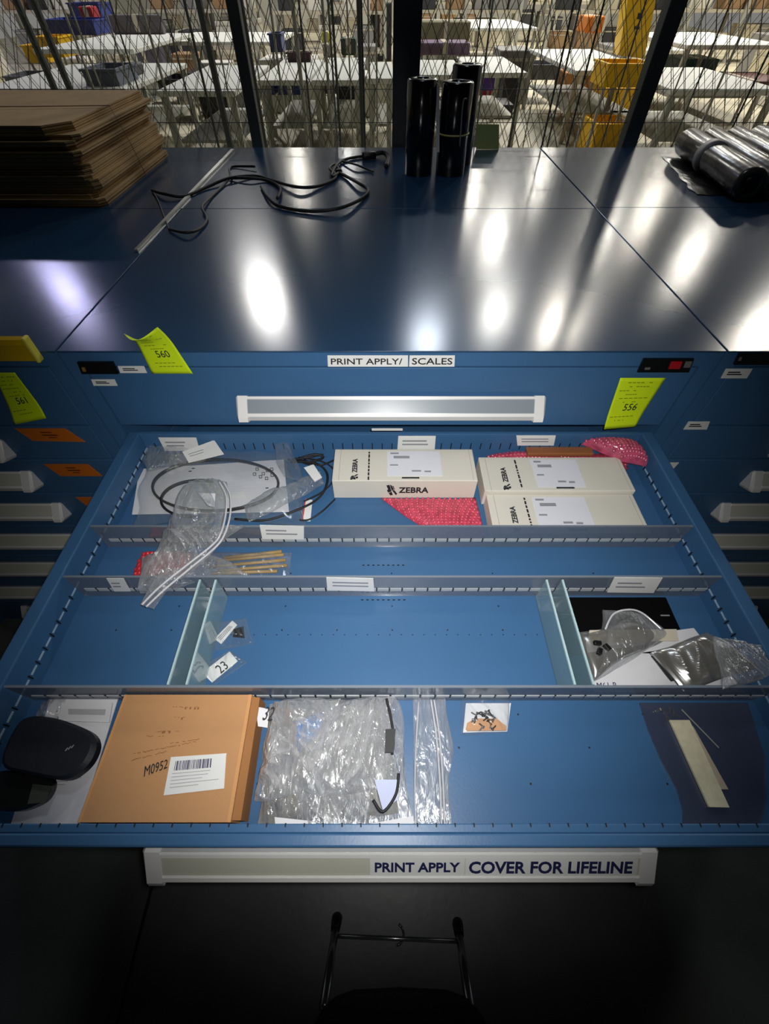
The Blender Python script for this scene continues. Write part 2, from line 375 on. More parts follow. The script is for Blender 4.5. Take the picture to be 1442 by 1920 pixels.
# locks and small stickers
def lockplate(parent, px, kn):
    q = Qy(px, -.0005); m = MB(); q.slab(m, 0, 0, 1, 1, 0, .004, 0)
    for (a, b, c, d, mi) in kn: q.slab(m, a, b, c, d, .004, .0055, mi)
    return m.build('lock_plate', [BLACK, M('brass', (190, 150, 70), .4, metal=.6), M('red_mark', (170, 20, 30), .5), M('steel_key', (170, 170, 165), .3, metal=.7)], parent)
lockplate(center, [(146, 677), (213, 677), (224, 699), (155, 699)], [(.08, .4, .16, .75, 1), (.3, .45, .8, .55, 0)])
lockplate(center, [(1206, 671), (1300, 671), (1290, 696), (1194, 696)], [(.56, .15, .78, .7, 2), (.1, .6, .2, .75, 3), (.85, .15, .97, .6, 3)])
lockplate(right, [(1385, 660), (1442, 660), (1442, 682), (1374, 682)], [(.05, .3, .12, .6, 3)])
T4 = lines(.15, .85, .3, .75, 2, 3, .55)
label(Qy([(221, 686), (270, 686), (276, 699), (226, 699)], -.0012), 'sticker', LABEL, center, T4, inkmat=INK)
label(Qy([(171, 711), (215, 711), (221, 723), (176, 723)], -.0012), 'sticker', LABEL, center, T4, inkmat=INK)
label(Qy([(1361, 691), (1411, 691), (1400, 709), (1351, 709)], -.0012), 'sticker', LABEL, right, T4, inkmat=INK)
label(Qy([(1291, 790), (1331, 790), (1325, 805), (1281, 805)], -.0012), 'sticker', LABEL, right, T4, inkmat=INK)
MB().poly([vy(1252, 867, -.001), vy(1273, 867, -.001), vy(1262, 879, -.001)], .001, nrm=(0, -1, 0)).build('sticker', LABEL, right)
q = Qy([(614, 666), (765, 666), (765, 687), (615, 687)], -.0012); label(q, 'name_label', LABEL, center); text(q, 'PRINT APPLY/', (.04, .26, .93, .8), INK, center, h=.0009, bold=.01)
q = Qy([(768, 666), (853, 666), (852, 687), (767, 687)], -.0012); label(q, 'name_label', LABEL, center); text(q, 'SCALES', (.06, .22, .95, .8), INK, center, h=.0009, bold=.01)

# the notes
def note(lbl, px, y, num, curl=0, seed=1, curl2=0, z=None):
    o = thing('sticky_note', lbl, 'note', (vy(*px[3], y)), 'neon notes on the cabinet fronts')
    tl, tr, br, bl = [vy(u, v, y) for u, v in px]
    n = 14; f = MB(); q = Quad(tl, tr, br, bl, (0, -1, 0)); vs = []
    def P(u, v, h=0):
        p = q.p(u, v)
        off = curl * max(0, (.45 - v) / .45) ** 2 * (1 + .5 * math.sin(u * 5)) + curl2 * max(0, (v - .6) / .4) ** 2
        dip = curl * .35 * math.sin(math.pi * u) * max(0, (.3 - v) / .3)
        return p + Vector((0, -off - h - .0006, -dip))
    for side in (0, .0006):
        for j in range(n + 1):
            for i in range(n + 1): vs.append(P(i / n, j / n, side))
    N = (n + 1) ** 2; fs = []
    for j in range(n):
        for i in range(n):
            a = j * (n + 1) + i; fs += [(a, a + 1, a + n + 2, a + n + 1), (N + a, N + a + n + 1, N + a + n + 2, N + a + 1)]
    for k in range(n):
        for a, b in ((k, k + 1), (n * (n + 1) + k, n * (n + 1) + k + 1), (k * (n + 1), (k + 1) * (n + 1)), (k * (n + 1) + n, (k + 1) * (n + 1) + n)):
            fs.append((a, b, N + b, N + a))
    f.add(vs, fs).build('paper_sheet', NEON, o, True)
    class W2:
        pass
    w = Quad(tl, tr, br, bl, (0, -1, 0)); w.p = lambda u, v, h=0: P(u, v, h + .0006)
    m = MB(); r = random.Random(seed)
    for i in range(11):
        v = .08 + i * .075
        if .48 < v < .68: continue
        a = r.uniform(.08, .3); e = r.uniform(.5, .9)
        for k in range(6):
            if r.random() < .2: continue
            w.slab(m, lerp(a, e, k / 6), v, lerp(a, e, (k + .75) / 6), v + .012, .0001, .0004)
    m.build('handwriting', M('pen_olive', (120, 130, 20), .6), o)
    text(w, num, (.36, .5, .72, .64), INK, o, 'handwriting', h=.0002)
    return o
note('neon yellow note reading 560 with its top edge curling up over the cabinet top', [(243, 612), (300, 606), (362, 700), (286, 700)], -.003, '560', curl=.022, seed=3)
note('neon yellow note hanging over the right rear corner of the open drawer', [(1163, 708), (1248, 708), (1190, 797), (1131, 802)], -.004, '556', curl2=.004, seed=5)
note('neon yellow note on the front of the left cabinet below the yellow holder', [(-12, 698), (28, 698), (90, 780), (30, 792)], -.004, '561', curl2=.006, seed=8)
for k, (px, lb) in enumerate([([(28, 803), (122, 803), (160, 828), (62, 826)], 'orange tag sticking out of the left cabinet, nearest its yellow note'),
                 ([(82, 870), (165, 870), (192, 892), (114, 892)], 'orange tag on the left cabinet just above the upper white handle'),
                 ([(142, 932), (196, 932), (220, 952), (166, 950)], 'orange tag on the left cabinet half hidden by the open drawer side')]):
    o = thing('orange_tag', lb, 'tag', vy(*px[3], -.002), 'orange tags on the left cabinet')
    q = Qy(px, -.001); m = MB(); q.slab(m, 0, 0, 1, 1, 0, .0012); m.build('paper_sheet', ORANGE, o)
    m = MB()
    for a, b, c, d in ((.4, .25, .62, .33), (.36, .45, .66, .55), (.42, .65, .58, .72)): q.slab(m, a, b, c, d, .0012, .0016)
    m.build('writing', M('brown_ink', (110, 50, 10), .7), o)
# yellow tray lying on the left cabinet's front edge
o = thing('yellow_holder', 'yellow plastic channel holder fixed along the top front edge of the left cabinet', 'holder', (-.90, -.01, 1.109))
a = hz(0, 655, 1.13)
xr = vy(68, 650, -.004).x; m = MB()
m.prism([(-.014, 1.109), (-.016, 1.139), (-.012, 1.146), (-.0035, 1.148), (-.0035, 1.144), (-.010, 1.142), (-.011, 1.139), (-.010, 1.113), (-.0035, 1.113), (-.0035, 1.109)], xr - .36, xr - .006, 0)
m.build('channel', M('yellow_plastic', (214, 176, 20), .45), o)
MB().box(xr - .006, -.018, 1.107, xr, -.0035, 1.151, 0, .002).build('end_flange', M('yellow_light', (226, 214, 80), .45), o)

# ------------------------------------------------------------------ the open drawer
RZ = .952; FZ = .890; YB = -.012; YF = -.650
drawer = MB()
drawer.box(-.50, YF + .0, FZ - .008, .50, YB, FZ, 0)                                  # floor
for s in (-1, 1):
    a, b = sorted((s * .50, s * .522)); drawer.box(a, YF, FZ - .008, b, YB, RZ, 0, .002)
    a, b = sorted((s * .522, s * .531)); drawer.box(a, YF + .02, FZ + .02, b, YB - .04, FZ + .045, 3)   # runner
drawer.box(-.50, YB - .008, FZ, .50, YB, RZ - .0, 0, .001)
drawer.box(-.50, YF, FZ, .50, YF + .008, RZ, 0, .001)
drawer.box(-.541, YF - .012, .832, .541, YF, RZ + .001, 0, .002)                        # face
x = -.48
while x < .485:
    drawer.box(x, YB - .0088, FZ + .022, x + .0018, YB - .0078, FZ + .038, 1)
    drawer.box(x, YF + .0078, FZ + .022, x + .0018, YF + .0088, FZ + .038, 1)
    drawer.box(x, YF + .005, RZ - .0002, x + .0014, YF + .0085, RZ + .0003, 1)
    x += .0335 if False else .0201
y = YF + .03; k = 0
while y < YB - .02:
    for s in (-1, 1):
        a, b = sorted((s * .4992, s * .5002))
        drawer.box(a, y, FZ + .019, b, y + .0018, FZ + .030, 1)
        drawer.box(a, y + .004, FZ + .0235, b, y + .0175, FZ + .0262, 2)
    y += .0201; k += 1
for ix in range(-5, 6):                                                                 # rows of small floor holes
    for iy, yy in enumerate((-.60, -.56, -.52, -.40, -.36, -.32, -.30)):
        if (ix + iy) % 2 == 0 or iy in (3, 5): drawer.box(ix * .085 - .0011, yy - .0011, FZ, ix * .085 + .0011, yy + .0011, FZ + .0002, 1)
for ix in range(-18, 24): drawer.box(ix * .0173 + .03, -.408, FZ, ix * .0173 + .0318, -.4065, FZ + .0002, 1)
for yy in (-.285, -.35):
    for ix in range(9): drawer.box(-.05 + ix * .0085, yy, FZ, -.046 + ix * .0085, yy + .002, FZ + .0002, 1)
drawer = drawer.build('open_drawer', [BLUE, DARK, M('slot_edge_light', (170, 195, 215), .4), GALV], center)
handle(drawer, -.289, .302, YF - .012, .893).build('handle', [ALU, CREAM, WHITE], drawer)
def onh(xa, xb):     # patch on the sloping strip of the open drawer's handle
    y0 = YF - .012; P = lambda a, h: (y0 + lerp(-.004, -.029, a) - h * .745, .893 + lerp(.002, -.026, a) + h * .667)
    t, b = P(.16, .0009), P(.82, .0009)
    return Quad((xa, *t), (xb, *t), (xb, *b), (xa, *b), (0, -.745, .667))
q = onh(-.265, .278)
label(onh(-.0285, .0795), 'name_label', LABEL, drawer, th=.0004); label(onh(.0805, .277), 'name_label', LABEL, drawer, th=.0004)
text(onh(-.0285, .0795), 'PRINT APPLY', (.05, .26, .95, .78), NAVY, drawer, h=.0005, bold=.028)
text(onh(.0805, .277), 'COVER FOR LIFELINE', (.02, .2, .97, .86), NAVY, drawer, h=.0005, bold=.028)
# dividers across the drawer
def divider(yy, lbls=()):
    d = MB().box(-.498, yy - .0012, FZ + .0005, .498, yy + .0012, RZ - .001, 0)
    d.box(-.498, yy - .0016, RZ - .003, .498, yy + .0016, RZ - .0005, 1)
    x = -.485
    while x < .48:
        d.box(x, yy - .0022, FZ + .019, x + .0172, yy - .0012, FZ + .0265, 3)
        d.box(x + .0176, yy - .002, FZ + .017, x + .0190, yy - .0012, FZ + .0285, 2)
        x += .0201
    return d.build('divider', [ACRYL, M('divider_edge', (112, 122, 134), .3), DARK, M('divider_slot_edge', (176, 182, 186), .35)], drawer)
divider(-.246); divider(-.341); divider(-.501)
def cross(xx, ya, yb, n=2):
    m = MB()
    for k in range(n):
        x = xx + k * .024; m.box(x, ya, FZ + .001, x + .0022, yb, RZ - .004, 0); m.box(x - .0003, ya, RZ - .006, x + .0025, yb, RZ - .003, 1)
    m.box(xx, ya, FZ + .001, xx + .024 * (n - 1), yb, FZ + .003, 0)
    return m.build('cross_divider', [ACRYC, M('acrylic_edge', (170, 196, 200), .3)], drawer)
cross(-.292, -.498, -.345); cross(.232, -.498, -.345)
# labels on the dividers and walls
def dlabel(px, yy, seed, tilt=0):
    tl, tr, br, bl = [vy(u, v, yy) for u, v in px]
    q = Quad(tl, tr, br, bl, (0, -1, .2)); return label(q, 'label_card', LABEL, drawer, lines(.12, .9, .3, .8, 2, seed, .4), th=.001)
dlabel([(487, 984), (570, 986), (570, 1011), (492, 1010)], -.249, 1)
dlabel([(612, 1082), (700, 1084), (702, 1108), (614, 1106)], -.345, 2)
dlabel([(1152, 1082), (1242, 1083), (1225, 1111), (1138, 1110)], -.345, 3)
dlabel([(200, 1084), (232, 1084), (245, 1108), (215, 1108)], -.345, 4)
dlabel([(747, 817), (817, 817), (815, 843), (745, 843)], -.022, 5)
dlabel([(968, 816), (1042, 816), (1038, 835), (970, 835)], -.022, 6)
dlabel([(297, 820), (368, 820), (375, 845), (310, 845)], -.022, 7)
MB().add([], []); label(Qy([(697, 803), (755, 803), (755, 807), (697, 807)], -.002), 'sticker', LABEL, center)

# ================================================================== helpers for soft things
def sheet(name, mats, corners, z0, h, parent=None, n=36, amp=.004, freq=22, seed=0, edge=.02, smooth=False, pw=.5, mi=0, ridged=True, m=None, ang=-.5, st=.24):
    """a closed soft shell over a four-cornered base (xy corners TL TR BR BL)"""
    mb = MB(); c = [Vector((p[0], p[1], 0)) for p in corners]; sd = Vector((seed * 3.7, seed * 1.3, 0))
    vs = []
    top = []; bot = []
    for j in range(n + 1):
        for i in range(n + 1):
            u, v = i / n, j / n
            p = c[0] * (1 - u) * (1 - v) + c[1] * u * (1 - v) + c[2] * u * v + c[3] * (1 - u) * v
            e = Vector((noise.noise(p * 18 + sd), noise.noise(p * 18 - sd), 0)) * edge
            p = p + e
            g = (4 * u * (1 - u)) ** pw * (4 * v * (1 - v)) ** pw
            ca, sa = math.cos(ang), math.sin(ang); w = Vector((p.x * ca - p.y * sa, (p.x * sa + p.y * ca) * st, 0))
            w += Vector((noise.noise(p * 9 + sd), noise.noise(p * 9 - sd), 0)) * .03
            nz = noise.noise(w * freq + sd); nz2 = noise.noise(w * freq * 2.7 - sd)
            r = (1 - abs(nz) * 2.2) * .7 + (1 - abs(nz2) * 2) * .3 if ridged else nz + .4 * nz2 + .5
            z = z0 + .0006 + h * g * (.65 + .35 * noise.noise(p * 7 + sd)) + amp * max(0, r) * min(1, .35 + g)
            top.append((p.x, p.y, z)); bot.append((p.x, p.y, z0))
    N = (n + 1) ** 2; vs = top + bot; fs = []
    for j in range(n):
        for i in range(n):
            a = j * (n + 1) + i; fs += [(a, a + 1, a + n + 2, a + n + 1), (N + a, N + a + n + 1, N + a + n + 2, N + a + 1)]
    for k in range(n):
        for a, b in ((k, k + 1), (n * (n + 1) + k, n * (n + 1) + k + 1), (k * (n + 1), (k + 1) * (n + 1)), (k * (n + 1) + n, (k + 1) * (n + 1) + n)):
            fs.append((a, b, N + b, N + a))
    mb.add(vs, fs); return mb.build(name, mats, parent, smooth)
def C(px, z): return [hz(u, v, z) for u, v in px]
def bubbles(name, mat, corners, z0, h, parent=None, step=.0075, r=.0042, seed=1, n=26, freq=10):
    """bubble wrap: a soft sheet studded with small domes"""
    base = sheet(name, mat, corners, z0, h, parent, n, .0015, freq, seed, .004, True, .3, ridged=False)
    c = [Vector((p[0], p[1], 0)) for p in corners]; m = MB(); R = random.Random(seed); sd = Vector((seed * 3.7, seed * 1.3, 0))
    L = ((c[1] - c[0]).length + (c[2] - c[3]).length) / 2; H = ((c[3] - c[0]).length + (c[2] - c[1]).length) / 2
    nu, nv = max(2, int(L / step)), max(2, int(H / step))
    for j in range(nv):
        for i in range(nu):
            u, v = (i + .5 + (.5 if j % 2 else 0)) / (nu + .5), (j + .5) / nv
            if u > .98: continue
            p = c[0] * (1 - u) * (1 - v) + c[1] * u * (1 - v) + c[2] * u * v + c[3] * (1 - u) * v
            g = (4 * u * (1 - u)) ** .3 * (4 * v * (1 - v)) ** .3
            z = z0 + h * g * (.65 + .35 * noise.noise(p * 7 + sd)) + .0005
            rr = r * R.uniform(.8, 1); vs = []; fs = []
            for k in range(6): a = k * math.pi / 3; vs.append((p.x + rr * math.cos(a), p.y + rr * math.sin(a), z))
            for k in range(6): a = k * math.pi / 3; vs.append((p.x + rr * .7 * math.cos(a), p.y + rr * .7 * math.sin(a), z + rr * .6))
            vs.append((p.x, p.y, z + rr * .8))
            for k in range(6): fs += [(k, (k + 1) % 6, 6 + (k + 1) % 6, 6 + k), (6 + k, 6 + (k + 1) % 6, 12)]
            m.add(vs, fs)
    bb = m.build('bubbles', mat, parent if parent else base, True); bb['kind'] = 'stuff'
    return base

# ================================================================== REAR COMPARTMENT
def zbox(lbl, x0, x1, y0, y1, z1, front=False, lab=(.38, .08, .76, .86), seed=1, z0=FZ + .0005):
    o = thing('product_box', lbl, 'box', ((x0 + x1) / 2, (y0 + y1) / 2, z0), 'white product boxes in the rear compartment')
    m = MB().box(x0, y0, z0, x1, y1, z1, 0, .0015)
    m.box(x0 + .012, y0 + .001, z1, x0 + .0127, y1 - .001, z1 + .0003, 1)
    m.box(x1 - .008, y0 + .001, z1, x1 - .0074, y1 - .001, z1 + .0003, 1)
    m.build('carton', [BOXW, M('carton_crease', (170, 162, 146), .8)], o)
    q = Quad((x0, y1, z1), (x1, y1, z1), (x1, y0, z1), (x0, y0, z1))
    ql = Quad(q.p(lab[0], lab[1]), q.p(lab[2], lab[1]), q.p(lab[2], lab[3]), q.p(lab[0], lab[3]))
    mk = [(.06, .06, .22, .12), (.12, .2, .42, .3), (.05, .55, .2, .6), (.45, .78, .62, .84), (.68, .8, .8, .86)]
    label(ql, 'shipping_label', BOXL, o, mk, th=.0005, inkmat=GREYINK)
    # brand lettering turned a quarter, and a line of small print beside it
    qv = Quad(q.p(.13, .92), q.p(.13, .3), q.p(.175, .3), q.p(.175, .92))
    text(qv, 'ZEBRA', (.25, .1, .95, .9), INK, o, h=.0006, bold=.03)
    logo(qv, (-.12, -.1, .18, 1.1), o)
    m = MB(); r = random.Random(seed); v = .1
    while v < .9:
        L = r.uniform(.04, .12); q.slab(m, .245, v, .256, v + L, .0003, .0007); v += L + .03
    q.slab(m, .48, .9, .6, .94, .0003, .0007)
    m.build('small_print', INK, o)
    if front:
        qf = Quad((x0, y0 - .0002, z1), (x1, y0 - .0002, z1), (x1, y0 - .0002, z0), (x0, y0 - .0002, z0), (0, -1, 0))
        text(qf, 'ZEBRA', (.46, .36, .67, .68), INK, o, h=.0002, bold=.03)
        logo(qf, (.37, .22, .45, .82), o)
    return o
def logo(q, r, parent):
    """striped animal-head mark made of slanting bars"""
    m = MB(); u0, v0, u1, v1 = r; U = lambda a: lerp(u0, u1, a); V = lambda a: lerp(v0, v1, a)
    for pts in ([(.05, .05), (.3, 0), (.42, .3), (.2, .42)], [(.1, .5), (.4, .32), (.5, .6), (.2, .72)], [(.25, .78), (.5, .64), (.62, .95), (.4, 1.0)],
                [(.36, 0), (.5, .05), (.7, .45), (.5, .5)], [(.55, .52), (.74, .5), (1, .85), (.9, .98)], [(.56, .1), (.66, .12), (.78, .42), (.72, .42)]):
        P = [q.p(U(a), V(b), .0003) for a, b in pts]; P2 = [q.p(U(a), V(b), .0008) for a, b in pts]
        m.hexa(P[::-1], P2[::-1])
    m.build('emblem', INK, parent)
zbox('white product box standing nearest the middle, brand name across its front side', -.109, .160, -.134, -.050, .940, True, seed=1)
zbox('white product box at the back right of the drawer, against the pink bubble wrap', .172, .449, -.150, -.062, .930, seed=2, lab=(.36, .08, .68, .9))
zbox('white product box in front of the other right-hand box, touching the first divider', .176, .446, -.240, -.1515, .922, seed=3, lab=(.30, .08, .66, .9))
# bubble wraps
o = bubbles('bubble_wrap', PINK2, [(-.02, -.136), (.165, -.136), (.168, -.238), (.09, -.238)], FZ + .0005, .008, seed=2)
tag(o, 'flat pink bubble wrap sheet sticking out from under the front of the middle white box', 'bubble wrap')
o = bubbles('bubble_wrap', PINK2, [(.20, -.024), (.488, -.024), (.488, -.058), (.20, -.058)], FZ + .0005, .034, seed=4)
tag(o, 'pink bubble wrapped part lying behind the right-hand white boxes', 'bubble wrap')
bb = bubbles('bubble_fold', M('violet_bubble_wrap', (190, 80, 110), .2, var=.3, vscale=110, coat=.6), [(.385, -.020), (.490, -.020), (.494, -.085), (.450, -.070)], FZ + .036, .048, o, seed=5)
MB().box(.27, -.056, .925, .40, -.036, .934, 0, .002).build('inner_part', M('brown_part', (150, 92, 56), .5), o)
o = bubbles('bubble_wrap', PINK, [(-.43, -.262), (-.345, -.262), (-.35, -.335), (-.432, -.335)], FZ + .0005, .032, seed=6)
tag(o, 'red bubble wrapped parcel in the narrow compartment at the left drawer wall', 'bubble wrap')
# white sheet, belt, cables
q = Quad(hz(262, 880, .895), hz(532, 862, .895), hz(542, 960, .895), hz(248, 965, .895))
o = thing('instruction_sheet', 'large white instruction sheet under the black belt loop in the rear left bag', 'paper', q.c[3])
m = MB(); q.slab(m, 0, 0, 1, 1, 0, .001); m.build('paper_sheet', PAPER, o)
m = MB(); R = random.Random(2)
for i in range(12): q.slab(m, .08 + .5 * R.random(), .2 + .05 * i, .6 + .3 * R.random(), .203 + .05 * i, .001, .0012)
m.build('print', M('pale_print', (196, 196, 204), .8), o)
m = MB()
for (a, b) in ((.80, .14), (.84, .24), (.87, .18), (.90, .28), (.82, .3), (.86, .34), (.90, .16), (.78, .24)):
    for dx, dy, w, h in ((0, 0, .022, .012), (0, .05, .022, .012), (0, 0, .004, .06), (.018, 0, .004, .06)): q.slab(m, a + dx, b + dy, a + dx + w, b + dy + h, .001, .0013)
for (a, b) in ((.36, .06), (.34, .12), (.86, .55)): q.slab(m, a, b, a + .02, b + .02, .001, .0013)
m.build('symbol_print', INK, o)
o = thing('drive_belt', 'thin black belt lying in two loops on the white sheet', 'belt', hz(400, 910, .897))
def ell(cx, cy, rx, ry, rot, z, n=40, a0=0, a1=360):
    out = []
    for k in range(n + 1):
        a = math.radians(lerp(a0, a1, k / n)); x = rx * math.cos(a); y = ry * math.sin(a); r = math.radians(rot)
        out.append(hz(cx + x * math.cos(r) - y * math.sin(r), cy + x * math.sin(r) + y * math.cos(r), z))
    return out
MB().tube(ell(404, 910, 118, 48, -2, .901, 48)[:-1], .0026, 0, 6, True, 1.6).build('belt_loop', BLACK, o, True)
MB().tube(ell(368, 935, 66, 34, -4, .9035, 30, 100, 300), .0024, 0, 6, False, 1.6).build('belt_loop', BLACKR, o, True)
o = thing('black_cable', 'bundle of thin black cable curling between the bag and the middle white box', 'cable', hz(600, 900, .893))
for pts, r in (([(540, 862), (575, 858), (610, 850), (640, 838), (675, 837)], .0022), ([(545, 866), (590, 868), (612, 885), (612, 910), (596, 935), (560, 955), (500, 975), (440, 973)], .0024),
               ([(560, 858), (600, 864), (625, 880), (622, 905), (600, 925), (570, 940)], .0018), ([(628, 936), (605, 958), (580, 974), (562, 975)], .0018),
               ([(570, 862), (600, 872), (628, 862)], .002), ([(552, 860), (580, 866), (606, 858), (590, 852), (560, 862), (585, 872)], .0026)):
    MB().tube(smoothpath([hz(u, v, .897 + .004 * (k % 2)) for k, (u, v) in enumerate(pts)], 6), r, 0, 6).build('cable_strand', BLACKR, o, True)
def tape(lbl, px, z, marks=(), mat=None, name='paper_label', th=.001, group=None, inkm=None):
    q = Quad(*[hz(u, v, z if not isinstance(z, tuple) else z[i]) for i, (u, v) in enumerate(px)])
    o = label(q, name, mat or LABEL, None, marks, th, inkm); return tag(o, lbl, 'label', group)
tape('white printed paper tab tilted on the crumpled film at the rear left corner', [(342, 848), (402, 826), (420, 852), (354, 868)], (.926, .934, .926, .918), lines(.12, .8, .35, .7, 2, 4), th=.0014)
tape('small white packet at the right end of the belt bag', [(570, 878), (588, 872), (604, 896), (590, 904)], .922, (), th=.002)
tape('white slip with a red edge under the cable beside the first divider', [(572, 936), (586, 938), (582, 978), (566, 976)], .8925, [(0, 0, .15, 1)], th=.001, inkm=M('red_edge', (200, 70, 70), .6))
# the bag round them
o = thing('clear_bag', 'clear plastic bag over the belt and white sheet at the rear left of the drawer', 'bag', hz(400, 920, FZ), 'clear bags in the drawer')
sheet('bag_film', FILM, C([(275, 838), (520, 815), (575, 975), (245, 978)], .905), FZ + .003, .022, o, 44, .007, 14, 3, .012, True)
sheet('bag_fold', FILM2, C([(262, 838), (362, 830), (350, 866), (270, 880)], .91), .905, .016, o, 30, .010, 30, 5, .012)
sheet('bag_fold', FILM, C([(500, 812), (535, 808), (572, 900), (530, 885)], .925), .915, .016, o, 26, .009, 30, 6, .008)
sheet('bag_fold', FILM2, C([(455, 945), (600, 880), (612, 905), (470, 975)], .908), .904, .012, o, 34, .009, 34, 7, .008)
# silver zip bag crossing the dividers
o = thing('zip_bag', 'crumpled clear zip bag lying across the first two dividers on the left', 'bag', hz(360, 1010, .95), 'clear bags in the drawer')
sheet('bag_film', FILM2, C([(352, 900), (424, 905), (415, 1010), (310, 1010)], .956), .953, .010, o, 48, .022, 26, 11, .010)
sheet('bag_film', FILM2, C([(310, 1000), (455, 985), (340, 1085), (262, 1105)], .956), .953, .010, o, 56, .022, 26, 12, .012)
sheet('bag_film', FILM2, C([(262, 1045), (330, 1020), (470, 1075), (262, 1108)], .940), .935, .014, o, 34, .012, 26, 13, .010)
m = MB()
for pts in ([(411, 903), (424, 930), (423, 965), (414, 1000), (398, 1022), (350, 1060), (300, 1100), (266, 1134)], [(419, 903), (432, 930), (431, 968), (420, 1004), (402, 1028), (356, 1066), (308, 1106), (274, 1138)]):
    m.tube(smoothpath([hz(u, v, .972) for u, v in pts], 6), .0016, 0, 6)
m.build('zip_seal', SEAL, o, True)
sheet('bag_flap', FILM2, C([(300, 1066), (345, 1062), (285, 1142), (262, 1132)], .965), .962, .003, o, 20, .004, 30, 14, .003)
tri = MB().poly([hz(372, 925, .968), hz(404, 926, .968), hz(403, 952, .968), hz(390, 948, .968)], .001); tri.build('white_patch', PAPER, o)
# bag with wooden sticks in second compartment
o = thing('stick_bag', 'clear bag of thin wooden sticks in the narrow compartment between the first two dividers', 'bag', hz(465, 1055, FZ), 'clear bags in the drawer')
WOOD = M('pale_wood', (156, 130, 84), .55, var=.2, vscale=60)
for k, (a, b) in enumerate((((405, 1052), (532, 1040)), ((400, 1062), (536, 1050)), ((410, 1070), (538, 1060)), ((398, 1075), (520, 1071)), ((420, 1046), (528, 1034)))):
    A, B = hz(*a, .899 + .004 * (k % 2)), hz(*b, .899 + .004 * (k % 2)); A.y = max(A.y, -.332); B.y = max(B.y, -.332)
    MB().tube([A, B], .003, 0, 8).build('wooden_stick', WOOD, o, True)
x0, x1 = hz(345, 1050, .9).x, hz(545, 1050, .9).x
sheet('bag_film', FILM, [(x0, -.262), (x1, -.262), (x1, -.334), (x0, -.334)], FZ + .001, .022, o, 40, .009, 26, 17, .004)
text(Quad(hz(388, 1050, .93), hz(408, 1050, .93), hz(408, 1066, .93), hz(388, 1066, .93)), '53', (0, 0, 1, 1), INK, o, h=0)

# ================================================================== THIRD COMPARTMENT
tz = FZ + .0006
def smallbag(lbl, px, inner_px, mk, seed, dark=None, txt=None):
    o = thing('label_bag', lbl, 'bag', hz(*px[3], FZ), 'small bagged labels in the middle compartment')
    q = Quad(*[hz(u, v, tz + .001) for u, v in inner_px]); label(q, 'printed_slip', LABEL, o, mk, .001, INK)
    if txt: text(q, txt, (.36, .25, .68, .95), INK, o, 'handwriting', h=.0012)
    if dark: sheet('black_part', BLACK, C(dark, FZ + .004), tz + .0005, .008, o, 12, .002, 60, seed, .002, True)
    sheet('bag_film', FILM, C(px, FZ + .004), tz, .010, o, 24, .005, 50, seed + 1, .004)
smallbag('tiny clear bag with a black part and a slanted printed slip', [(395, 1172), (462, 1160), (475, 1205), (402, 1218)], [(402, 1198), (436, 1164), (445, 1172), (415, 1208)], lines(.1, .9, .25, .8, 3, 5), 21, [(436, 1180), (456, 1174), (458, 1196), (436, 1194)])
smallbag('white slip in a tiny clear bag nearest the third divider', [(378, 1250), (430, 1218), (462, 1240), (400, 1282)], [(379, 1262), (431, 1222), (446, 1240), (398, 1280)], (), 23, None, '23')
# black folder, papers, bags on the right
o = thing('black_pouch', 'flat black pouch under the clear bags right of the cross divider', 'pouch', (.36, -.38, tz))
a = hz(1305, 1112, tz).x
MB().box(.256, -.440, tz, .440, -.347, tz + .006, 0, .002).build('pouch_body', M('matt_black_pouch', (5, 5, 6), .8, spec=.1), o)
m = MB(); m.box(.262, -.378, tz + .006, .276, -.376, tz + .0063).box(.418, -.38, tz + .006, .432, -.378, tz + .0063).box(.264, -.382, tz + .006, .27, -.381, tz + .0063)
m.build('white_marking', GREYINK, o)
o = thing('document_bag', 'grey static shielding bag with a white sheet, spilling toward the right drawer wall', 'bag', hz(1250, 1260, FZ), 'clear bags in the drawer')
wq = Quad(hz(1098, 1205, tz + .007), hz(1300, 1178, tz + .007), hz(1390, 1284, tz + .001), hz(1108, 1284, tz + .001))
for p in wq.c: p.x = min(p.x, .492)
wq.c[2].y = -.492; wq.c[3].y = -.492; m = MB(); wq.slab(m, 0, 0, 1, 1, .0, .0012); m.build('white_sheet', PAPER, o)
text(wq, 'M61-R', (.03, .82, .17, .93), NAVY, o, 'print', h=.0014)
dk = [hz(1225, 1210, .915), hz(1330, 1180, .93), hz(1412, 1290, .93), hz(1275, 1285, .91)]
sheet('shield_film', FILMG, C([(1225, 1222), (1330, 1183), (1432, 1248), (1285, 1290)], .945), .9365, .010, o, 46, .012, 16, 31, .004)
sheet('shield_film', M('dark_shield_film', (52, 54, 54), .28, metal=.2), C([(1228, 1224), (1310, 1190), (1365, 1235), (1270, 1270)], .93), .915, .018, o, 36, .003, 12, 32, .004, True)
sheet('bag_fold', FILM2, C([(1340, 1195), (1425, 1212), (1450, 1262), (1360, 1296)], .958), .955, .008, o, 50, .016, 46, 33, .008)
o = thing('clear_bag', 'puffed clear bag with small black clips lying on the black pouch', 'bag', hz(1180, 1190, FZ + .008), 'clear bags in the drawer')
sheet('bag_film', FILM2, C([(1140, 1128), (1215, 1135), (1280, 1180), (1125, 1265)], .925), FZ + .008, .028, o, 44, .010, 14, 34, .010)
sheet('bag_film', FILMG, C([(1090, 1180), (1180, 1150), (1278, 1178), (1125, 1262)], .92), FZ + .0075, .022, o, 40, .006, 14, 35, .006, True)
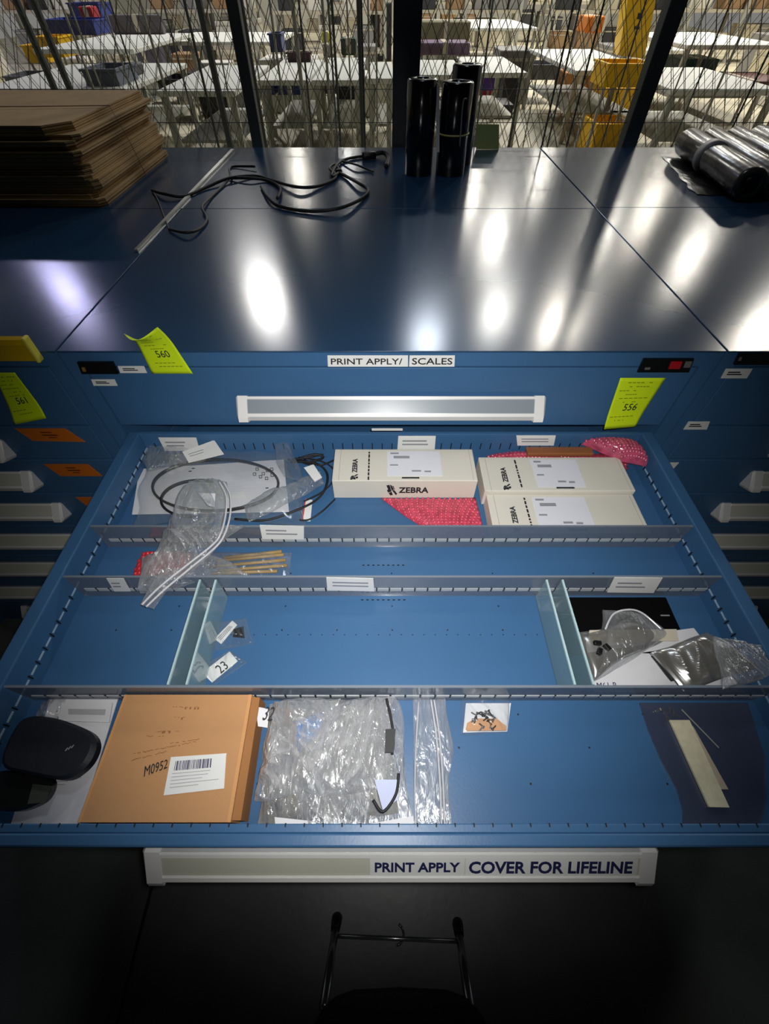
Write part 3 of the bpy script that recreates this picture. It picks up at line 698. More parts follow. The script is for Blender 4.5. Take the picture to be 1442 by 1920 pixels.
q = Quad(hz(1105, 1182, .906), hz(1268, 1180, .906), hz(1272, 1202, .906), hz(1102, 1204, .906)); m = MB(); q.slab(m, 0, 0, 1, 1, 0, .001); m.build('inner_slip', M('yellowed_slip', (206, 198, 178), .7), o)
MB().tube(smoothpath([hz(u, v, .938) for u, v in ((1135, 1180), (1150, 1152), (1178, 1143), (1205, 1150), (1240, 1180))], 8), .0014, 0, 6).build('zip_seal', SEAL, o, True)
for u, v in ((1120, 1206), (1138, 1214), (1124, 1222)):
    p = hz(u, v, .93); MB().rbox(p.x, p.y, .928, .934, .010, .006, u * .3, 0, .001).build('black_clip', BLACK, o)

# ================================================================== FRONT COMPARTMENT
o = thing('printed_papers', 'white printed papers lying under the two black pads at the front left', 'paper', hz(120, 1500, FZ))
q = Quad(hz(95, 1312, tz + .004), hz(222, 1310, tz + .004), hz(150, 1546, tz), hz(22, 1545, tz)); q.c[3].x = max(q.c[3].x, -.494)
m = MB(); q.slab(m, 0, 0, 1, 1, 0, .0015); m.build('paper_sheet', PAPER, o)
m = MB()
for a in lines(.2, .95, .56, .74, 7, 3, .18): q.slab(m, *a, .0015, .0018)
for a in ((.15, .1, .85, .12), (.2, .16, .85, .2)): q.slab(m, *a, .0015, .0018)
m.build('print', M('grey_print', (150, 150, 154), .7), o)
q = Quad(hz(108, 1318, tz + .010), hz(212, 1318, tz + .010), hz(206, 1355, tz + .010), hz(112, 1352, tz + .010)); m = MB(); q.slab(m, 0, 0, 1, 1, 0, .002)
q.slab(m, .2, .35, .9, .65, .002, .0023, 1); m.build('folded_leaf', [PAPER, M('grey_band', (176, 178, 180), .7)], o)
sheet('bag_film', FILM2, C([(75, 1312), (115, 1310), (110, 1350), (60, 1352)], .905), tz + .002, .014, o, 24, .008, 40, 41, .006)
def pad(lbl, pts, z0, h, mat, seed, bevin=.9):
    P = smoothpath([hz(u, v, z0) for u, v in pts], 5, True); c = sum(P, Vector()) / len(P); n = len(P)
    vs = [p.copy() for p in P] + [p + Vector((0, 0, h * .7)) for p in P] + [c + (p - c) * bevin + Vector((0, 0, h)) for p in P]
    for p in vs: p.x = max(p.x, -.4975)
    fs = [tuple(range(n)), tuple(range(2 * n, 3 * n))] + [(k * n + i, k * n + (i + 1) % n, (k + 1) * n + (i + 1) % n, (k + 1) * n + i) for k in (0, 1) for i in range(n)]
    return MB().add(vs, fs).build('black_pad', mat, None, False)
pd = pad('', [(55, 1352), (110, 1350), (172, 1372), (190, 1395), (182, 1425), (160, 1450), (128, 1464), (60, 1452), (20, 1440), (22, 1405)], tz + .014, .016, M('black_foam', (30, 34, 42), .5, bump=.3, bscale=90), 1)
tag(pd, 'larger rounded black foam pad lying over the white papers beside the cardboard box', 'pad', 'black pads at the front left')
m = MB(); c = hz(125, 1405, tz + .0305)
for k in range(3): m.rbox(c.x + .003 * k, c.y + .0015 * k, c.z, c.z + .0004, .0012, .004, -.4)
m.build('embossed_mark', GREYINK, pd)
pd = pad('', [(2, 1452), (60, 1450), (105, 1462), (98, 1495), (70, 1514), (35, 1522), (0, 1512)], tz + .008, .013, M('black_gloss_part', (20, 22, 22), .3, coat=.3), 2)
tag(pd, 'smaller glossy black part below the foam pad at the drawer side', 'pad', 'black pads at the front left')
m = MB(); a = [hz(u, v, tz + .0212) for u, v in ((62, 1470), (98, 1474), (84, 1504), (52, 1508))]; m.poly(a, .0008).build('grey_window', M('smoked_window', (66, 70, 62), .4), pd)

# flat cardboard box
o = thing('cardboard_box', 'flat brown cardboard box with a barcode label in the front compartment', 'box', (-.266, -.576, tz))
bt = .927; bl, br, tr_, tl_ = (-.3575, -.6395), (-.190, -.6395), (-.178, -.5045), (-.3575, -.5045)
tl_ = (hz(235, 1300, bt).x, -.5045); tr_ = (hz(473, 1302, bt).x, -.5045); bl = (hz(140, 1558, bt).x, -.640); br = (hz(430, 1558, bt).x, -.640)
m = MB(); b4 = [bl, br, tr_, tl_]
m.hexa([(x, y, tz) for x, y in b4], [(x, y, bt) for x, y in b4]); m.build('carton', CARD, o)
q = Quad((*tl_, bt), (*tr_, bt), (*br, bt), (*bl, bt))
LE = M('lid_edge_card', (206, 152, 98), .8)
m = MB(); q.slab(m, 0, 0, .02, 1, 0, .0006); m.build('lid_edge', LE, o); m = MB(); q.slab(m, .975, 0, 1.0, 1, 0, .0012); m.build('lid_edge', LE, o)
m = MB()
m.hexa([(br[0] + .0002, br[1] + .002, tz), (br[0] + .010, br[1] + .002, tz), (tr_[0] + .010, tr_[1] - .002, tz), (tr_[0] + .0002, tr_[1] - .002, tz)],
       [(br[0] + .0002, br[1] + .002, bt - .002), (br[0] + .009, br[1] + .002, bt - .006), (tr_[0] + .009, tr_[1] - .002, bt - .006), (tr_[0] + .0002, tr_[1] - .002, bt - .002)])
m.build('side_flap', M('flap_card', (158, 108, 62), .85), o)
m = MB(); R = random.Random(4)
for (u0, u1, v0, sl) in ((.38, .62, .11, 0), (.44, .52, .20, 0), (.26, .40, .36, 0), (.33, .50, .32, 0), (.22, .66, .50, -.1), (.22, .45, .55, -.07), (.45, .68, .42, -.04)):
    k = 0; n = int((u1 - u0) / .012)
    for k in range(n):
        if R.random() < .25: continue
        u = lerp(u0, u1, k / n); v = v0 + sl * k / n + R.uniform(-.004, .004)
        q.slab(m, u, v, u + .012, v + R.choice((.004, .004, .02 if sl == 0 else .005)), 0, .0004)
m.build('pencil_writing', M('pencil', (142, 98, 60), .7), o)
qw = Quad(q.p(.33, .60), q.p(.48, .545), q.p(.49, .615), q.p(.345, .68)); text(qw, 'M0952', (0, 0, 1, 1), INK, o, 'handwriting', h=.0005)
ql = Quad(q.p(.495, .53), q.p(.885, .50), q.p(.915, .765), q.p(.515, .815))
label(ql, 'barcode_label', LABEL, o, barcode(.1, .12, .75, .38, 24), .0005, M('purple_ink', (60, 56, 92), .6))
m = MB()
for a in lines(.08, .95, .45, .9, 5, 9, .14): ql.slab(m, *a, .0006, .0009)
m.build('print', GREYINK, o)

# pile of crumpled clear bags
FILM4 = plastic('bright_crinkled_film', rgb=(232, 234, 238), base=.16, gain=1.2, diff=.45, rough=.27, bump=1.0, bscale=60)
o = thing('bag_pile', 'big crumpled bundle of clear bags filling the front compartment beside the cardboard box', 'bag', hz(620, 1450, FZ), 'clear bags in the drawer')
GB = M('grey_parts', (128, 126, 116), .5, var=.75, vscale=45)
sheet('grey_contents', GB, C([(500, 1320), (735, 1300), (745, 1520), (480, 1545)], .91), tz, .012, o, 30, .006, 30, 50, .01)
sheet('blue_bag', M('blue_film', (60, 130, 200), .3), C([(545, 1350), (610, 1325), (610, 1365), (560, 1400)], .925), .905, .012, o, 20, .006, 50, 51, .006)
sheet('bag_film', FILM4, C([(500, 1305), (745, 1296), (785, 1558), (478, 1552)], .918), tz + .002, .024, o, 90, .024, 22, 52, .010)
sheet('bag_film', FILM4, C([(510, 1310), (640, 1300), (600, 1480), (472, 1500)], .935), .915, .012, o, 70, .026, 30, 53, .012)
sheet('bag_film', FILM4, C([(600, 1320), (740, 1310), (740, 1470), (560, 1500)], .930), .912, .012, o, 70, .026, 28, 54, .012, ang=.35)
sheet('bag_film', FILM4, C([(560, 1470), (700, 1460), (690, 1565), (555, 1562)], .918), .905, .010, o, 40, .012, 34, 58, .008)
for px in ([(515, 1532), (590, 1540), (575, 1558), (518, 1568)], [(690, 1545), (775, 1530), (776, 1566), (688, 1566)], [(480, 1325), (505, 1330), (502, 1365), (484, 1362)]):
    q = Quad(*[hz(u, v, tz + .0265) for u, v in px]); m = MB(); q.slab(m, 0, 0, 1, 1, 0, .001)
    m.build('white_slip', PAPER, o)
q = Quad(*[hz(u, v, .944) for u, v in ((702, 1462), (748, 1462), (745, 1500), (718, 1520))]); m = MB(); q.slab(m, 0, 0, 1, 1, 0, .001); m.build('printed_slip', M('lilac_slip', (176, 184, 214), .6), o)
for pts, mat, nm in (([(725, 1310), (733, 1345), (738, 1385), (735, 1415)], BLACKR, 'black_cord'), ([(700, 1500), (718, 1522), (742, 1490), (748, 1450)], BLACKR, 'black_cord')):
    MB().tube(smoothpath([hz(u, v, .945) for u, v in pts], 6), .0016, 0, 6).build(nm, mat, o, True)
q = Quad(*[hz(u, v, .9445) for u, v in ((724, 1368), (742, 1368), (738, 1412), (722, 1412))]); m = MB(); q.slab(m, 0, 0, 1, 1, 0, .004); m.build('black_clip', BLACKR, o)
text(Quad(*[hz(u, v, .9445) for u, v in ((500, 1325), (518, 1325), (510, 1352), (492, 1350))]), '32', (0, 0, 1, 1), INK, o, 'handwriting', h=0)
o = thing('zip_bag', 'flat empty clear zip bag upright at the right side of the crumpled bundle', 'bag', hz(810, 1440, FZ), 'clear bags in the drawer')
sheet('bag_film', FILM4, C([(775, 1305), (842, 1308), (852, 1560), (778, 1560)], .905), tz + .001, .008, o, 50, .008, 26, 55, .008)
m = MB()
for dx in (0, 6): m.tube(smoothpath([hz(u + dx, v, .912) for u, v in ((808, 1312), (818, 1380), (825, 1470), (828, 1556))], 6), .0012, 0, 6)
m.build('zip_seal', SEAL, o, True)
m = MB(); m.tube(smoothpath([hz(u, v, .903) for u, v in ((785, 1316), (780, 1400), (778, 1480), (780, 1556))], 6), .001, 0, 6).build('side_seam', SEAL, o, True)
# small bag of screws
o = thing('screw_bag', 'small clear bag of loose screws on tan card below the third divider', 'bag', hz(905, 1370, FZ), 'clear bags in the drawer')
q = Quad(hz(872, 1305, tz), hz(955, 1303, tz), hz(951, 1372, tz), hz(868, 1374, tz)); q.c[0].y = q.c[1].y = -.506; m = MB(); q.slab(m, 0, 0, 1, 1, 0, .001); m.build('white_card', PAPER, o)
m = MB().poly([hz(u, v, tz + .0012) for u, v in ((872, 1371), (876, 1356), (890, 1348), (930, 1348), (948, 1362), (949, 1370))], .003); m.build('tan_card', M('tan_card', (200, 150, 108), .7), o)
R = random.Random(9); SC = M('screw_steel', (150, 150, 150), .3, metal=.8); SD = M('screw_black', (36, 34, 34), .4)
for k in range(24):
    u, v = R.uniform(888, 942), R.uniform(1336, 1366)
    if v < 1346 and u > 922: u -= 25
    p = hz(u, v, tz + .006 + R.uniform(0, .003)); a = R.uniform(0, 6.28); d = Vector((math.cos(a), math.sin(a), 0)) * .004
    MB().tube([p - d, p + d * .6, p + d * .61, p + d], [.0009, .0009, .002, .0018], 0, 6).build('screw', SC if k % 2 else SD, o)
sheet('bag_film', FILM, C([(866, 1304), (956, 1302), (953, 1376), (864, 1378)], FZ + .006), tz + .0012, .013, o, 24, .004, 40, 56, .003)
# long strip bag at the right
o = thing('strip_bag', 'large flat clear bag with a cream strip and a pink zip at the front right', 'bag', hz(1300, 1450, FZ), 'clear bags in the drawer')
P = [hz(u, v, tz + .0005) for u, v in ((1198, 1318), (1215, 1370), (1240, 1430), (1268, 1480), (1280, 1520), (1284, 1560), (1430, 1562), (1435, 1500), (1432, 1420), (1400, 1318))]
for p in P: p.x = min(p.x, .497); p.y = min(max(p.y, -.641), -.506)
MB().poly(P, .0022).build('bag_film', FILM3, o)
q = Quad(hz(1256, 1350, .8975), hz(1293, 1350, .8975), hz(1368, 1514, .8975), hz(1330, 1513, .8975)); m = MB(); q.slab(m, 0, 0, 1, 1, -.003, 0)
q2 = Quad(hz(1290, 1362, .8955), hz(1300, 1362, .8955), hz(1366, 1480, .8955), hz(1352, 1480, .8955)); q2.slab(m, 0, 0, 1, 1, -.003, 0, 1)
m.build('cream_strip', [M('cream_paper', (214, 208, 176), .7, var=.08, vscale=120), M('beige_edge', (186, 172, 150), .7)], o)
MB().tube([hz(1284, 1547, .8945), hz(1448, 1553, .8945)], .0012, 0, 6).build('zip_seal', M('pink_zip', (206, 176, 186), .4), o)
for k in range(7):
    p = hz(1238 + 5 * k + R.uniform(-4, 4), 1330 + 6 * (k % 4) + R.uniform(-3, 3), .896); a = R.uniform(0, 3); d = Vector((math.cos(a), math.sin(a), 0)) * .005
    MB().tube([p - d, p + d * .6, p + d * .61, p + d], [.0008, .0008, .0018, .0016], 0, 6).build('screw', SC, o)
MB().tube([hz(1278, 1330, .897), hz(1348, 1402, .897)], .0008, 0, 6).build('thin_pin', GALV, o)

# ================================================================== ON THE CABINET TOPS
# stack of flattened cartons
R = random.Random(12); z = TOPZ + .0005
for k in range(17):
    h = .0096; dx = R.uniform(-.012, .014) + (.012 if k < 9 else -.006); dy = R.uniform(-.012, .012) + (-.006 if k < 8 else .004)
    x1 = -.80 + dx; x0 = -1.37 + dx; y0 = .738 + dy; y1 = 1.285 + dy
    m = MB(); cut = .05 if k in (16, 15) else .015
    out = [(x0, y0), (x1 - cut, y0), (x1, y0 + cut * 1.2), (x1, y1), (x0, y1)]
    m.poly([(a, b, z) for a, b in out], h * .42, 0); m.poly([(a - .003, b + .002, z + h * .44) for a, b in out], .0012, 1); m.poly([(a, b - .001, z + h * .56) for a, b in out], h * .40, 0)
    where = 'topmost of' if k == 16 else 'bottommost of' if k == 0 else 'in the middle of'
    lb = {0: 'flattened brown carton at the very bottom of the stack behind the left cabinet', 16: 'flattened brown carton on top of the stack behind the left cabinet'}.get(k, 'flattened brown carton lying between others in the stack at the left')
    tag(m.build('flattened_carton', [CARDD, CORR]), lb, 'cardboard', 'flattened cartons in the stack')
    z += h + .0003
o = thing('twine', 'thin pale strap running down the side of the cardboard stack', 'strap', (-.785, 1.0, TOPZ))
MB().tube([(-.774, 1.02, 1.125), (-.776, 1.0, 1.2), (-.790, .98, 1.292), (-1.0, .96, 1.2925), (-1.3, .95, 1.2925)], .0012, 0, 5).build('strap_cord', M('pale_strap', (150, 120, 90), .5), o)
# metal strip on the joint
a, b = hz(437, 283, TOPZ), hz(256, 472, TOPZ)
o = MB().hexa([(a.x - .006, a.y, 1.1205), (b.x - .004, b.y, 1.1205), (b.x + .004, b.y, 1.1205), (a.x + .006, a.y, 1.1205)][::-1], [(a.x - .006, a.y, 1.126), (b.x - .004, b.y, 1.125), (b.x + .004, b.y, 1.125), (a.x + .006, a.y, 1.126)][::-1]).build('metal_strip', M('bright_strip', (190, 190, 184), .3, metal=.7))
tag(o, 'long thin bright metal strip lying along the joint beside the cardboard stack', 'strip')
# tangled cord
o = thing('power_cord', 'tangled black power cord lying on the back cabinet beside the cardboard', 'cord', hz(500, 340, TOPZ))
def cord(pts, r, z=None):
    P = [hz(u, v, TOPZ + r + .001 + (.006 if k % 3 == 1 else 0)) for k, (u, v) in enumerate(pts)]
    MB().tube(smoothpath(P, 6), r, 0, 8).build('cord_run', BLACKR, o, True)
cord([(285, 357), (310, 364), (345, 368), (385, 352), (430, 334), (480, 330), (515, 340), (560, 351), (600, 348), (630, 332), (618, 316), (628, 308), (636, 322), (622, 330), (640, 302), (690, 291)], .0042)
cord([(490, 350), (503, 370), (525, 387), (582, 396), (640, 389), (680, 371), (690, 356), (670, 342), (648, 330), (632, 322)], .0045)
cord([(285, 357), (296, 375), (306, 402), (318, 432)], .0018)
cord([(318, 430), (350, 436), (376, 428), (388, 410), (379, 388), (395, 370), (420, 346), (432, 330), (430, 316), (442, 312), (478, 312)], .0034)
cord([(430, 334), (465, 334), (500, 338), (525, 352), (520, 372)], .004)
cord([(640, 302), (665, 308), (690, 318), (700, 322)], .003); cord([(700, 290), (718, 286), (728, 296), (724, 312)], .007)
p = hz(692, 291, TOPZ + .012); MB().rbox(p.x, p.y, TOPZ + .001, TOPZ + .022, .05, .022, .15, 0, .006).build('plug', BLACK, o, True)
p = hz(635, 318, TOPZ + .012); MB().rbox(p.x, p.y, TOPZ + .001, TOPZ + .014, .02, .014, .8, 0, .004).build('cord_tie', BLACK, o, True)
# upright black rolls
FB = M('black_film_roll', (13, 14, 15), .22, coat=.4)
def roll(lbl, x, y, r, h, band=None, lean=0):
    o = thing('film_roll', lbl, 'roll', (x, y, TOPZ + .0005), 'upright black rolls')
    n = 28; m = MB(); prof = [(r, 0), (r, h - .004), (r - .003, h), (r * .45, h), (r * .42, h - .03), (r * .42, .0), ]
    vs = []; fs = []
    for k, (rr, z) in enumerate(prof): vs += [(x + rr * math.cos(2 * math.pi * j / n) + lean * z, y + rr * math.sin(2 * math.pi * j / n), TOPZ + .0005 + z) for j in range(n)]
    for a in range(len(prof)):
        b = (a + 1) % len(prof); fs += [(a * n + j, a * n + (j + 1) % n, b * n + (j + 1) % n, b * n + j) for j in range(n)]
    m.add(vs, fs).build('wound_film', FB, o, True)
    if band:
        m = MB(); ring = [(x + (r + .0008) * math.cos(2 * math.pi * j / n) + lean * band, y + (r + .0008) * math.sin(2 * math.pi * j / n), TOPZ + band) for j in range(n)]
        m.tube(ring, .0022, 0, 6, True).build('rubber_band', M('cream_band', (196, 190, 120), .5), o, True)
    return o
roll('upright black roll on the left, close to the dark column', .098, 1.06, .044, .218)
roll('upright black roll in front with a cream band round it', .200, 1.06, .046, .212, .10)
roll('upright black roll standing behind the banded one', .240, 1.19, .045, .235)
def wtag(px, y, nm, lb):
    q = Qy(px, y); return tag(label(q, nm, PAPER, th=.001), lb, 'strip')
wtag([(819, 160), (824, 160), (824, 285), (817, 285)], 1.012, 'paper_strip', 'narrow white paper strip hanging down between the two front black rolls')
p = [vy(876, 185, 1.012), vy(868, 195, 1.012), vy(862, 275, 1.012)]
for k in p: k.x += 0
o = MB().tube(smoothpath(p, 6), .002, 0, 6).build('white_tie', M('grey_tie', (150, 150, 146), .5), None, True); tag(o, 'pale curved tie down the right side of the banded black roll', 'tie')
# green card
q = Quad(*[vy(u, v, 1.375) for u, v in ((893, 233), (936, 233), (936, 277), (893, 277))], n=(0, -1, 0)); z0 = TOPZ + .0005
q.c[2].z = q.c[3].z = z0
o = label(q, 'green_note', M('pale_green_paper', (190, 204, 130), .7), None, (), .0012); tag(o, 'small pale green note standing upright at the back edge of the cabinet', 'note')
# lying film rolls
FS = M('silver_black_film', (96, 94, 90), .24, metal=.55, bump=.4, bscale=25, var=.35, vscale=14)
A = hz(1292, 268, TOPZ + .042); B = hz(1398, 340, TOPZ + .042); D = (B - A).normalized(); Pn = Vector((-D.y, D.x, 0)); Lr = (B - A).length
if Pn.x < 0: Pn = -Pn
lbs = ['grey film roll lying frontmost with a pale band round it', 'grey film roll lying second, just behind the banded one', 'grey film roll lying third behind the banded one', 'grey film roll lying rearmost, beside the fence']
for k in range(4):
    a = A + Pn * .083 * k + D * (-.02 - .02 * k); b = a + D * (Lr + .05)
    o = thing('film_roll', lbs[k], 'roll', (a.x, a.y, TOPZ + .0005), 'film rolls lying on the right cabinet')
    r = .041; n = 24; up = Vector((0, 0, 1)); vs = []; fs = []
    st = [(0, .5), (.0, .93), (.02, 1), (.3, .98), (.32, 1.01), (.6, .97), (.98, 1), (1, .93), (1, .5), (.97, .48)]
    for t, s in st:
        c = a.lerp(b, t)
        for j in range(n):
            th = 2 * math.pi * j / n; w = s * r * (1 + .03 * math.sin(3 * th + k))
            vs.append(c + Pn * math.cos(th) * w * 1.0 + up * math.sin(th) * w * .95)
    for q_ in range(len(st) - 1): fs += [(q_ * n + j, q_ * n + (j + 1) % n, (q_ + 1) * n + (j + 1) % n, (q_ + 1) * n + j) for j in range(n)]
    fs += [tuple(range(n)), tuple(range((len(st) - 1) * n, len(st) * n))]
    MB().add(vs, fs).build('wound_film', FS, o, True)
    m = MB(); m.tube([b + D * .001 - D * .03, b + D * .002], r * .46, 0, 16).build('hollow_core', BLACK, o, True)
    if k == 0:
        c0, c1 = a.lerp(b, .38), a.lerp(b, .47); m = MB(); m.tube([c0, c1], r * 1.035, 0, 24).build('pale_band', M('grey_band_tape', (150, 150, 146), .5), o, True)
MB
o = sheet('black_wrap', M('black_poly_sheet', (12, 12, 14), .3), [(1.00 - .02, 1.28), (1.10, 1.20), (1.13, .80), (.90, .84)], TOPZ + .0005, .003, None, 26, .004, 12, 71, .01)
tag(o, 'loose black plastic sheet lying under the grey film rolls', 'plastic sheet')

# ================================================================== STOOL UNDER THE CAMERA
o = thing('step_stool', 'low folding stool with chrome legs, rubber feet and a black top, under the drawer', 'stool', (.02, -1.0, 0))
fL, fR = hz(632, 1722, .012), hz(858, 1732, .012); tL, tR = hz(608, 1890, .25), hz(884, 1900, .25)
for f, t, s in ((fL, tL, -1), (fR, tR, 1)):
    leg = MB().tube([f.lerp(t, .03), t], .0085, 0, 12).build('leg', M('stool_tube', (176, 180, 182), .22, metal=.9), o, True)
    MB().tube([f + Vector((0, 0, -.012)), f, f.lerp(t, .16)], [.012, .014, .011], 0, 12).build('rubber_foot', BLACK, leg, True)
    back = Vector((f.x, f.y - .42, .012)); b2 = Vector((t.x, t.y - .05, .26))
    leg = MB().tube([back, b2], .011, 0, 12).build('leg', M('stool_tube', (176, 180, 182), .22, metal=.9), o, True)
    MB().tube([back + Vector((0, 0, -.012)), back, back.lerp(b2, .16)], [.013, .016, .0135], 0, 12).build('rubber_foot', BLACK, leg, True)
a, b = fL.lerp(tL, .24), fR.lerp(tR, .24)
MB().tube([a, b], .0045, 0, 10).build('crossbar', M('stool_tube', (176, 180, 182), .22, metal=.9), o, True)
m = MB(); n = 24; ycen = tL.y - .13; pts = []
for k in range(n):
    th = 2 * math.pi * k / n; cx_, sx_ = math.cos(th), math.sin(th)
    pts.append((.02 + .185 * math.copysign(abs(cx_) ** .5, cx_), ycen + .155 * math.copysign(abs(sx_) ** .6, sx_), .235))
m.poly(pts, .03).build('seat', M('black_seat', (10, 11, 12), .7), o)
c = hz(742, 1752, .004); o = MB().tube([c + Vector((.02 * math.cos(t), .02 * math.sin(t), 0)) for t in [k * .3 for k in range(-5, 5)]], .003, 0, 6).build('metal_hook', CHROME, None, True)
tag(o, 'small curved metal hook lying on the dark floor by the stool crossbar', 'hook')

# ================================================================== WAREHOUSE BEYOND THE FENCE
YEL = M('safety_yellow', (236, 186, 10), .4); BWHT = M('table_top', (214, 214, 204), .5); BGRY = M('grey_tote', (104, 106, 112), .5); BBLU = M('blue_tote', (40, 56, 130), .5)
BDRK = M('dark_machine', (42, 42, 46), .5); BBRN = M('brown_carton', (176, 124, 78), .7); BRED = M('red_bag', (150, 30, 40), .6); BORG = M('orange_crate', (226, 130, 40), .5); BTEAL = M('teal_dark', (50, 78, 78), .5); BPUR = M('purple_bin', (80, 40, 140), .5)
BNAV = M('navy_bin', (20, 40, 90), .5); BBEI = M('beige_panel', (176, 168, 148), .6)
TBL = []
def table(lbl, u0, u1, vb, vf, top=BWHT, zt=.76, shelf=True, group='long white work tables'):
    a = hz(u0, vf, zt); b = hz(u1, vf, zt); d = hz((u0 + u1) / 2, vb, zt).y
    d = min(d, a.y + 3.5)
    o = thing('work_table', lbl, 'table', ((a.x + b.x) / 2, (a.y + d) / 2, 0), group)
    MB().box(a.x, a.y, zt - .05, b.x, d, zt, 0, .01).build('tabletop', top, o)
    for x in (a.x + .05, b.x - .05):
        for y in (a.y + .06, d - .06): MB().box(x - .03, y - .03, -.002, x + .03, y + .03, zt - .05).build('leg', GALV, o)
    if shelf: MB().box(a.x + .08, a.y + .1, .3, b.x - .08, d - .1, .33).build('shelf', GALV, o)
    TBL.append((a.x, b.x, a.y, d, zt)); return a, b, d
def crate(name, lbl, cat, u0, u1, vt, vbot, z0, mat, depth=.5, group=None, open_=True):
    """an open bin or carton whose front face spans the given outline, its foot at height z0"""
    a = hz(u0, vbot, z0); b = hz(u1, vbot, z0); zt = vy((u0 + u1) / 2, vt, a.y).z
    zt = max(zt, z0 + .08); x0, x1, y0, y1 = a.x, b.x, a.y, a.y + depth; t = .03
    xm = (x0 + x1) / 2; rest = False
    for (p, q_, r_, s_, h) in TBL:                 # rest on the table or shelf that is there
        if p + .05 < xm < q_ - .05 and r_ - .4 < y0 < s_ + .2:
            y0 = min(max(y0, r_ + .16), s_ - .3); y1 = min(y0 + depth, s_ - .15); w_ = min(x1 - x0, q_ - p - .24); x0 = min(max(x0, p + .12), q_ - .12 - w_); x1 = x0 + w_
            if zt > h + .05: zt = max(h + zt - max(z0, h - .05), h + .1) if z0 < h else zt - z0 + h; z0 = h + .001
            else: zt = min(max(zt - z0, .12), .33) + .331; z0 = .331
            rest = True; break
    stand = 0
    if not rest:
        if z0 > .3:
            stand = z0
        else: z0 = .0005
    o = thing(name, lbl, cat, ((x0 + x1) / 2, (y0 + y1) / 2, z0), group)
    m = MB()
    if stand:
        for x in (x0 + .03, x1 - .03):
            for y in (y0 + .03, y1 - .03): MB().box(x - .015, y - .015, -.001, x + .015, y + .015, z0).build('stand_leg', GALV, o)
    if open_:
        m.box(x0, y0, z0, x1, y1, z0 + t).box(x0, y0, z0 + t, x1, y0 + t, zt, 0).box(x0, y1 - t, z0 + t, x1, y1, zt).box(x0, y0 + t, z0 + t, x0 + t, y1 - t, zt).box(x1 - t, y0 + t, z0 + t, x1, y1 - t, zt)
        m.build('bin_body', mat, o)
        w = .02; O = [(x0 - w, y0 - w), (x1 + w, y0 - w), (x1 + w, y1 + w), (x0 - w, y1 + w)]; I = [(x0 + w, y0 + w), (x1 - w, y0 + w), (x1 - w, y1 - w), (x0 + w, y1 - w)]
        vs = [(x, y, z) for z in (zt, zt + .02) for x, y in O + I]; fs = []
        for k in range(4):
            n = (k + 1) % 4; fs += [(k, n, n + 4, k + 4), (k + 8, k + 12, n + 12, n + 8), (k, k + 8, n + 8, n), (k + 4, n + 4, n + 12, k + 12)]
        MB().add(vs, fs).build('rim', mat, o)
    else:
        m.box(x0, y0, z0, x1, y1, zt, 0, min(.02, (zt - z0) * .2)).build('box_body', mat, o)
        MB().box((x0 + x1) / 2 - .04, y0 - .004, z0 + .1 * (zt - z0), (x0 + x1) / 2 + .04, y1, zt + .004).build('tape', M('pale_tape', (190, 180, 160), .4), o)
    return o
T = [('left end white table partly hidden by the cardboard stack', -40, 235, 118, 166), ('white table left of the slanting fence post', 292, 440, 122, 170), ('white table right of the slanting fence post', 482, 578, 112, 150),
     ('narrow white table beside the middle left tables', 584, 676, 108, 150), ('white table just left of the dark column', 688, 738, 116, 147), ('white table just right of the dark column', 786, 876, 112, 140), ('white table above the purple and red bins', 884, 990, 106, 136),
     ('white table under the tall yellow guard', 1080, 1232, 92, 132), ('grey-white table at the far right of the hall', 1262, 1470, 126, 168)]
for t in T: table(*t)
table('pale table at the upper left carrying the blue tote', 60, 250, 62, 92, zt=.9, group='far pale work tables'); table('pale far table beyond the dark machines', 300, 520, 60, 78, zt=.8, group='far pale work tables')
table('pale far table right of the column', 800, 1010, 36, 52, zt=.9, group='far pale work tables'); table('pale far table in the right background', 1290, 1480, 60, 84, zt=.9, group='far pale work tables')
crate('storage_tote', 'blue tote on the far left table under the red bag', 'bin', 88, 182, 40, 66, .9, BBLU, .8)
crate('storage_tote', 'upper blue tote on the far left, behind the red sack', 'bin', 140, 196, 8, 46, .95, BBLU, .6)
crate('red_sack', 'dark red sack hanging in front of the blue totes', 'sack', 160, 184, 12, 54, .92, BRED, .3, open_=False)
crate('grey_sack', 'lumpy grey bundle on the far left table right of the blue tote', 'sack', 200, 292, 26, 62, .9, M('grey_bundle', (88, 82, 84), .8), .8, open_=False)
crate('yellow_bin', 'yellow bin at the left end, behind the white table', 'bin', 54, 92, 88, 118, .6, YEL, .5, 'yellow bins'); crate('yellow_bin', 'second yellow bin just right of the first at the left end', 'bin', 80, 122, 72, 108, .7, YEL, .5, 'yellow bins')
crate('black_machine', 'long black machine between the yellow bins and grey cabinet', 'machine', 190, 236, 92, 116, .9, BDRK, .5, open_=False)
crate('grey_cabinet', 'dark grey box-shaped cabinet beyond the left table', 'cabinet', 248, 312, 72, 138, .05, M('dark_grey_cabinet', (72, 68, 78), .5), .8, open_=False)
crate('grey_cabinet', 'darker upright cabinet just left of the slanting fence post', 'cabinet', 318, 378, 58, 128, .05, BDRK, .8, open_=False)
crate('grey_tote', 'grey-blue tote on the left end white table', 'bin', 180, 242, 136, 164, .761, M('greyblue_tote', (92, 100, 112), .5), .6)
for k, (u0, u1) in enumerate(((492, 516), (522, 546), (550, 568))): crate('navy_bin', ['navy bin on the left under the middle table', 'navy bin in the centre under the middle table', 'navy bin on the right under the middle table'][k], 'bin', u0, u1, 154, 178, .34, BNAV, .5, 'navy bins under the middle table')
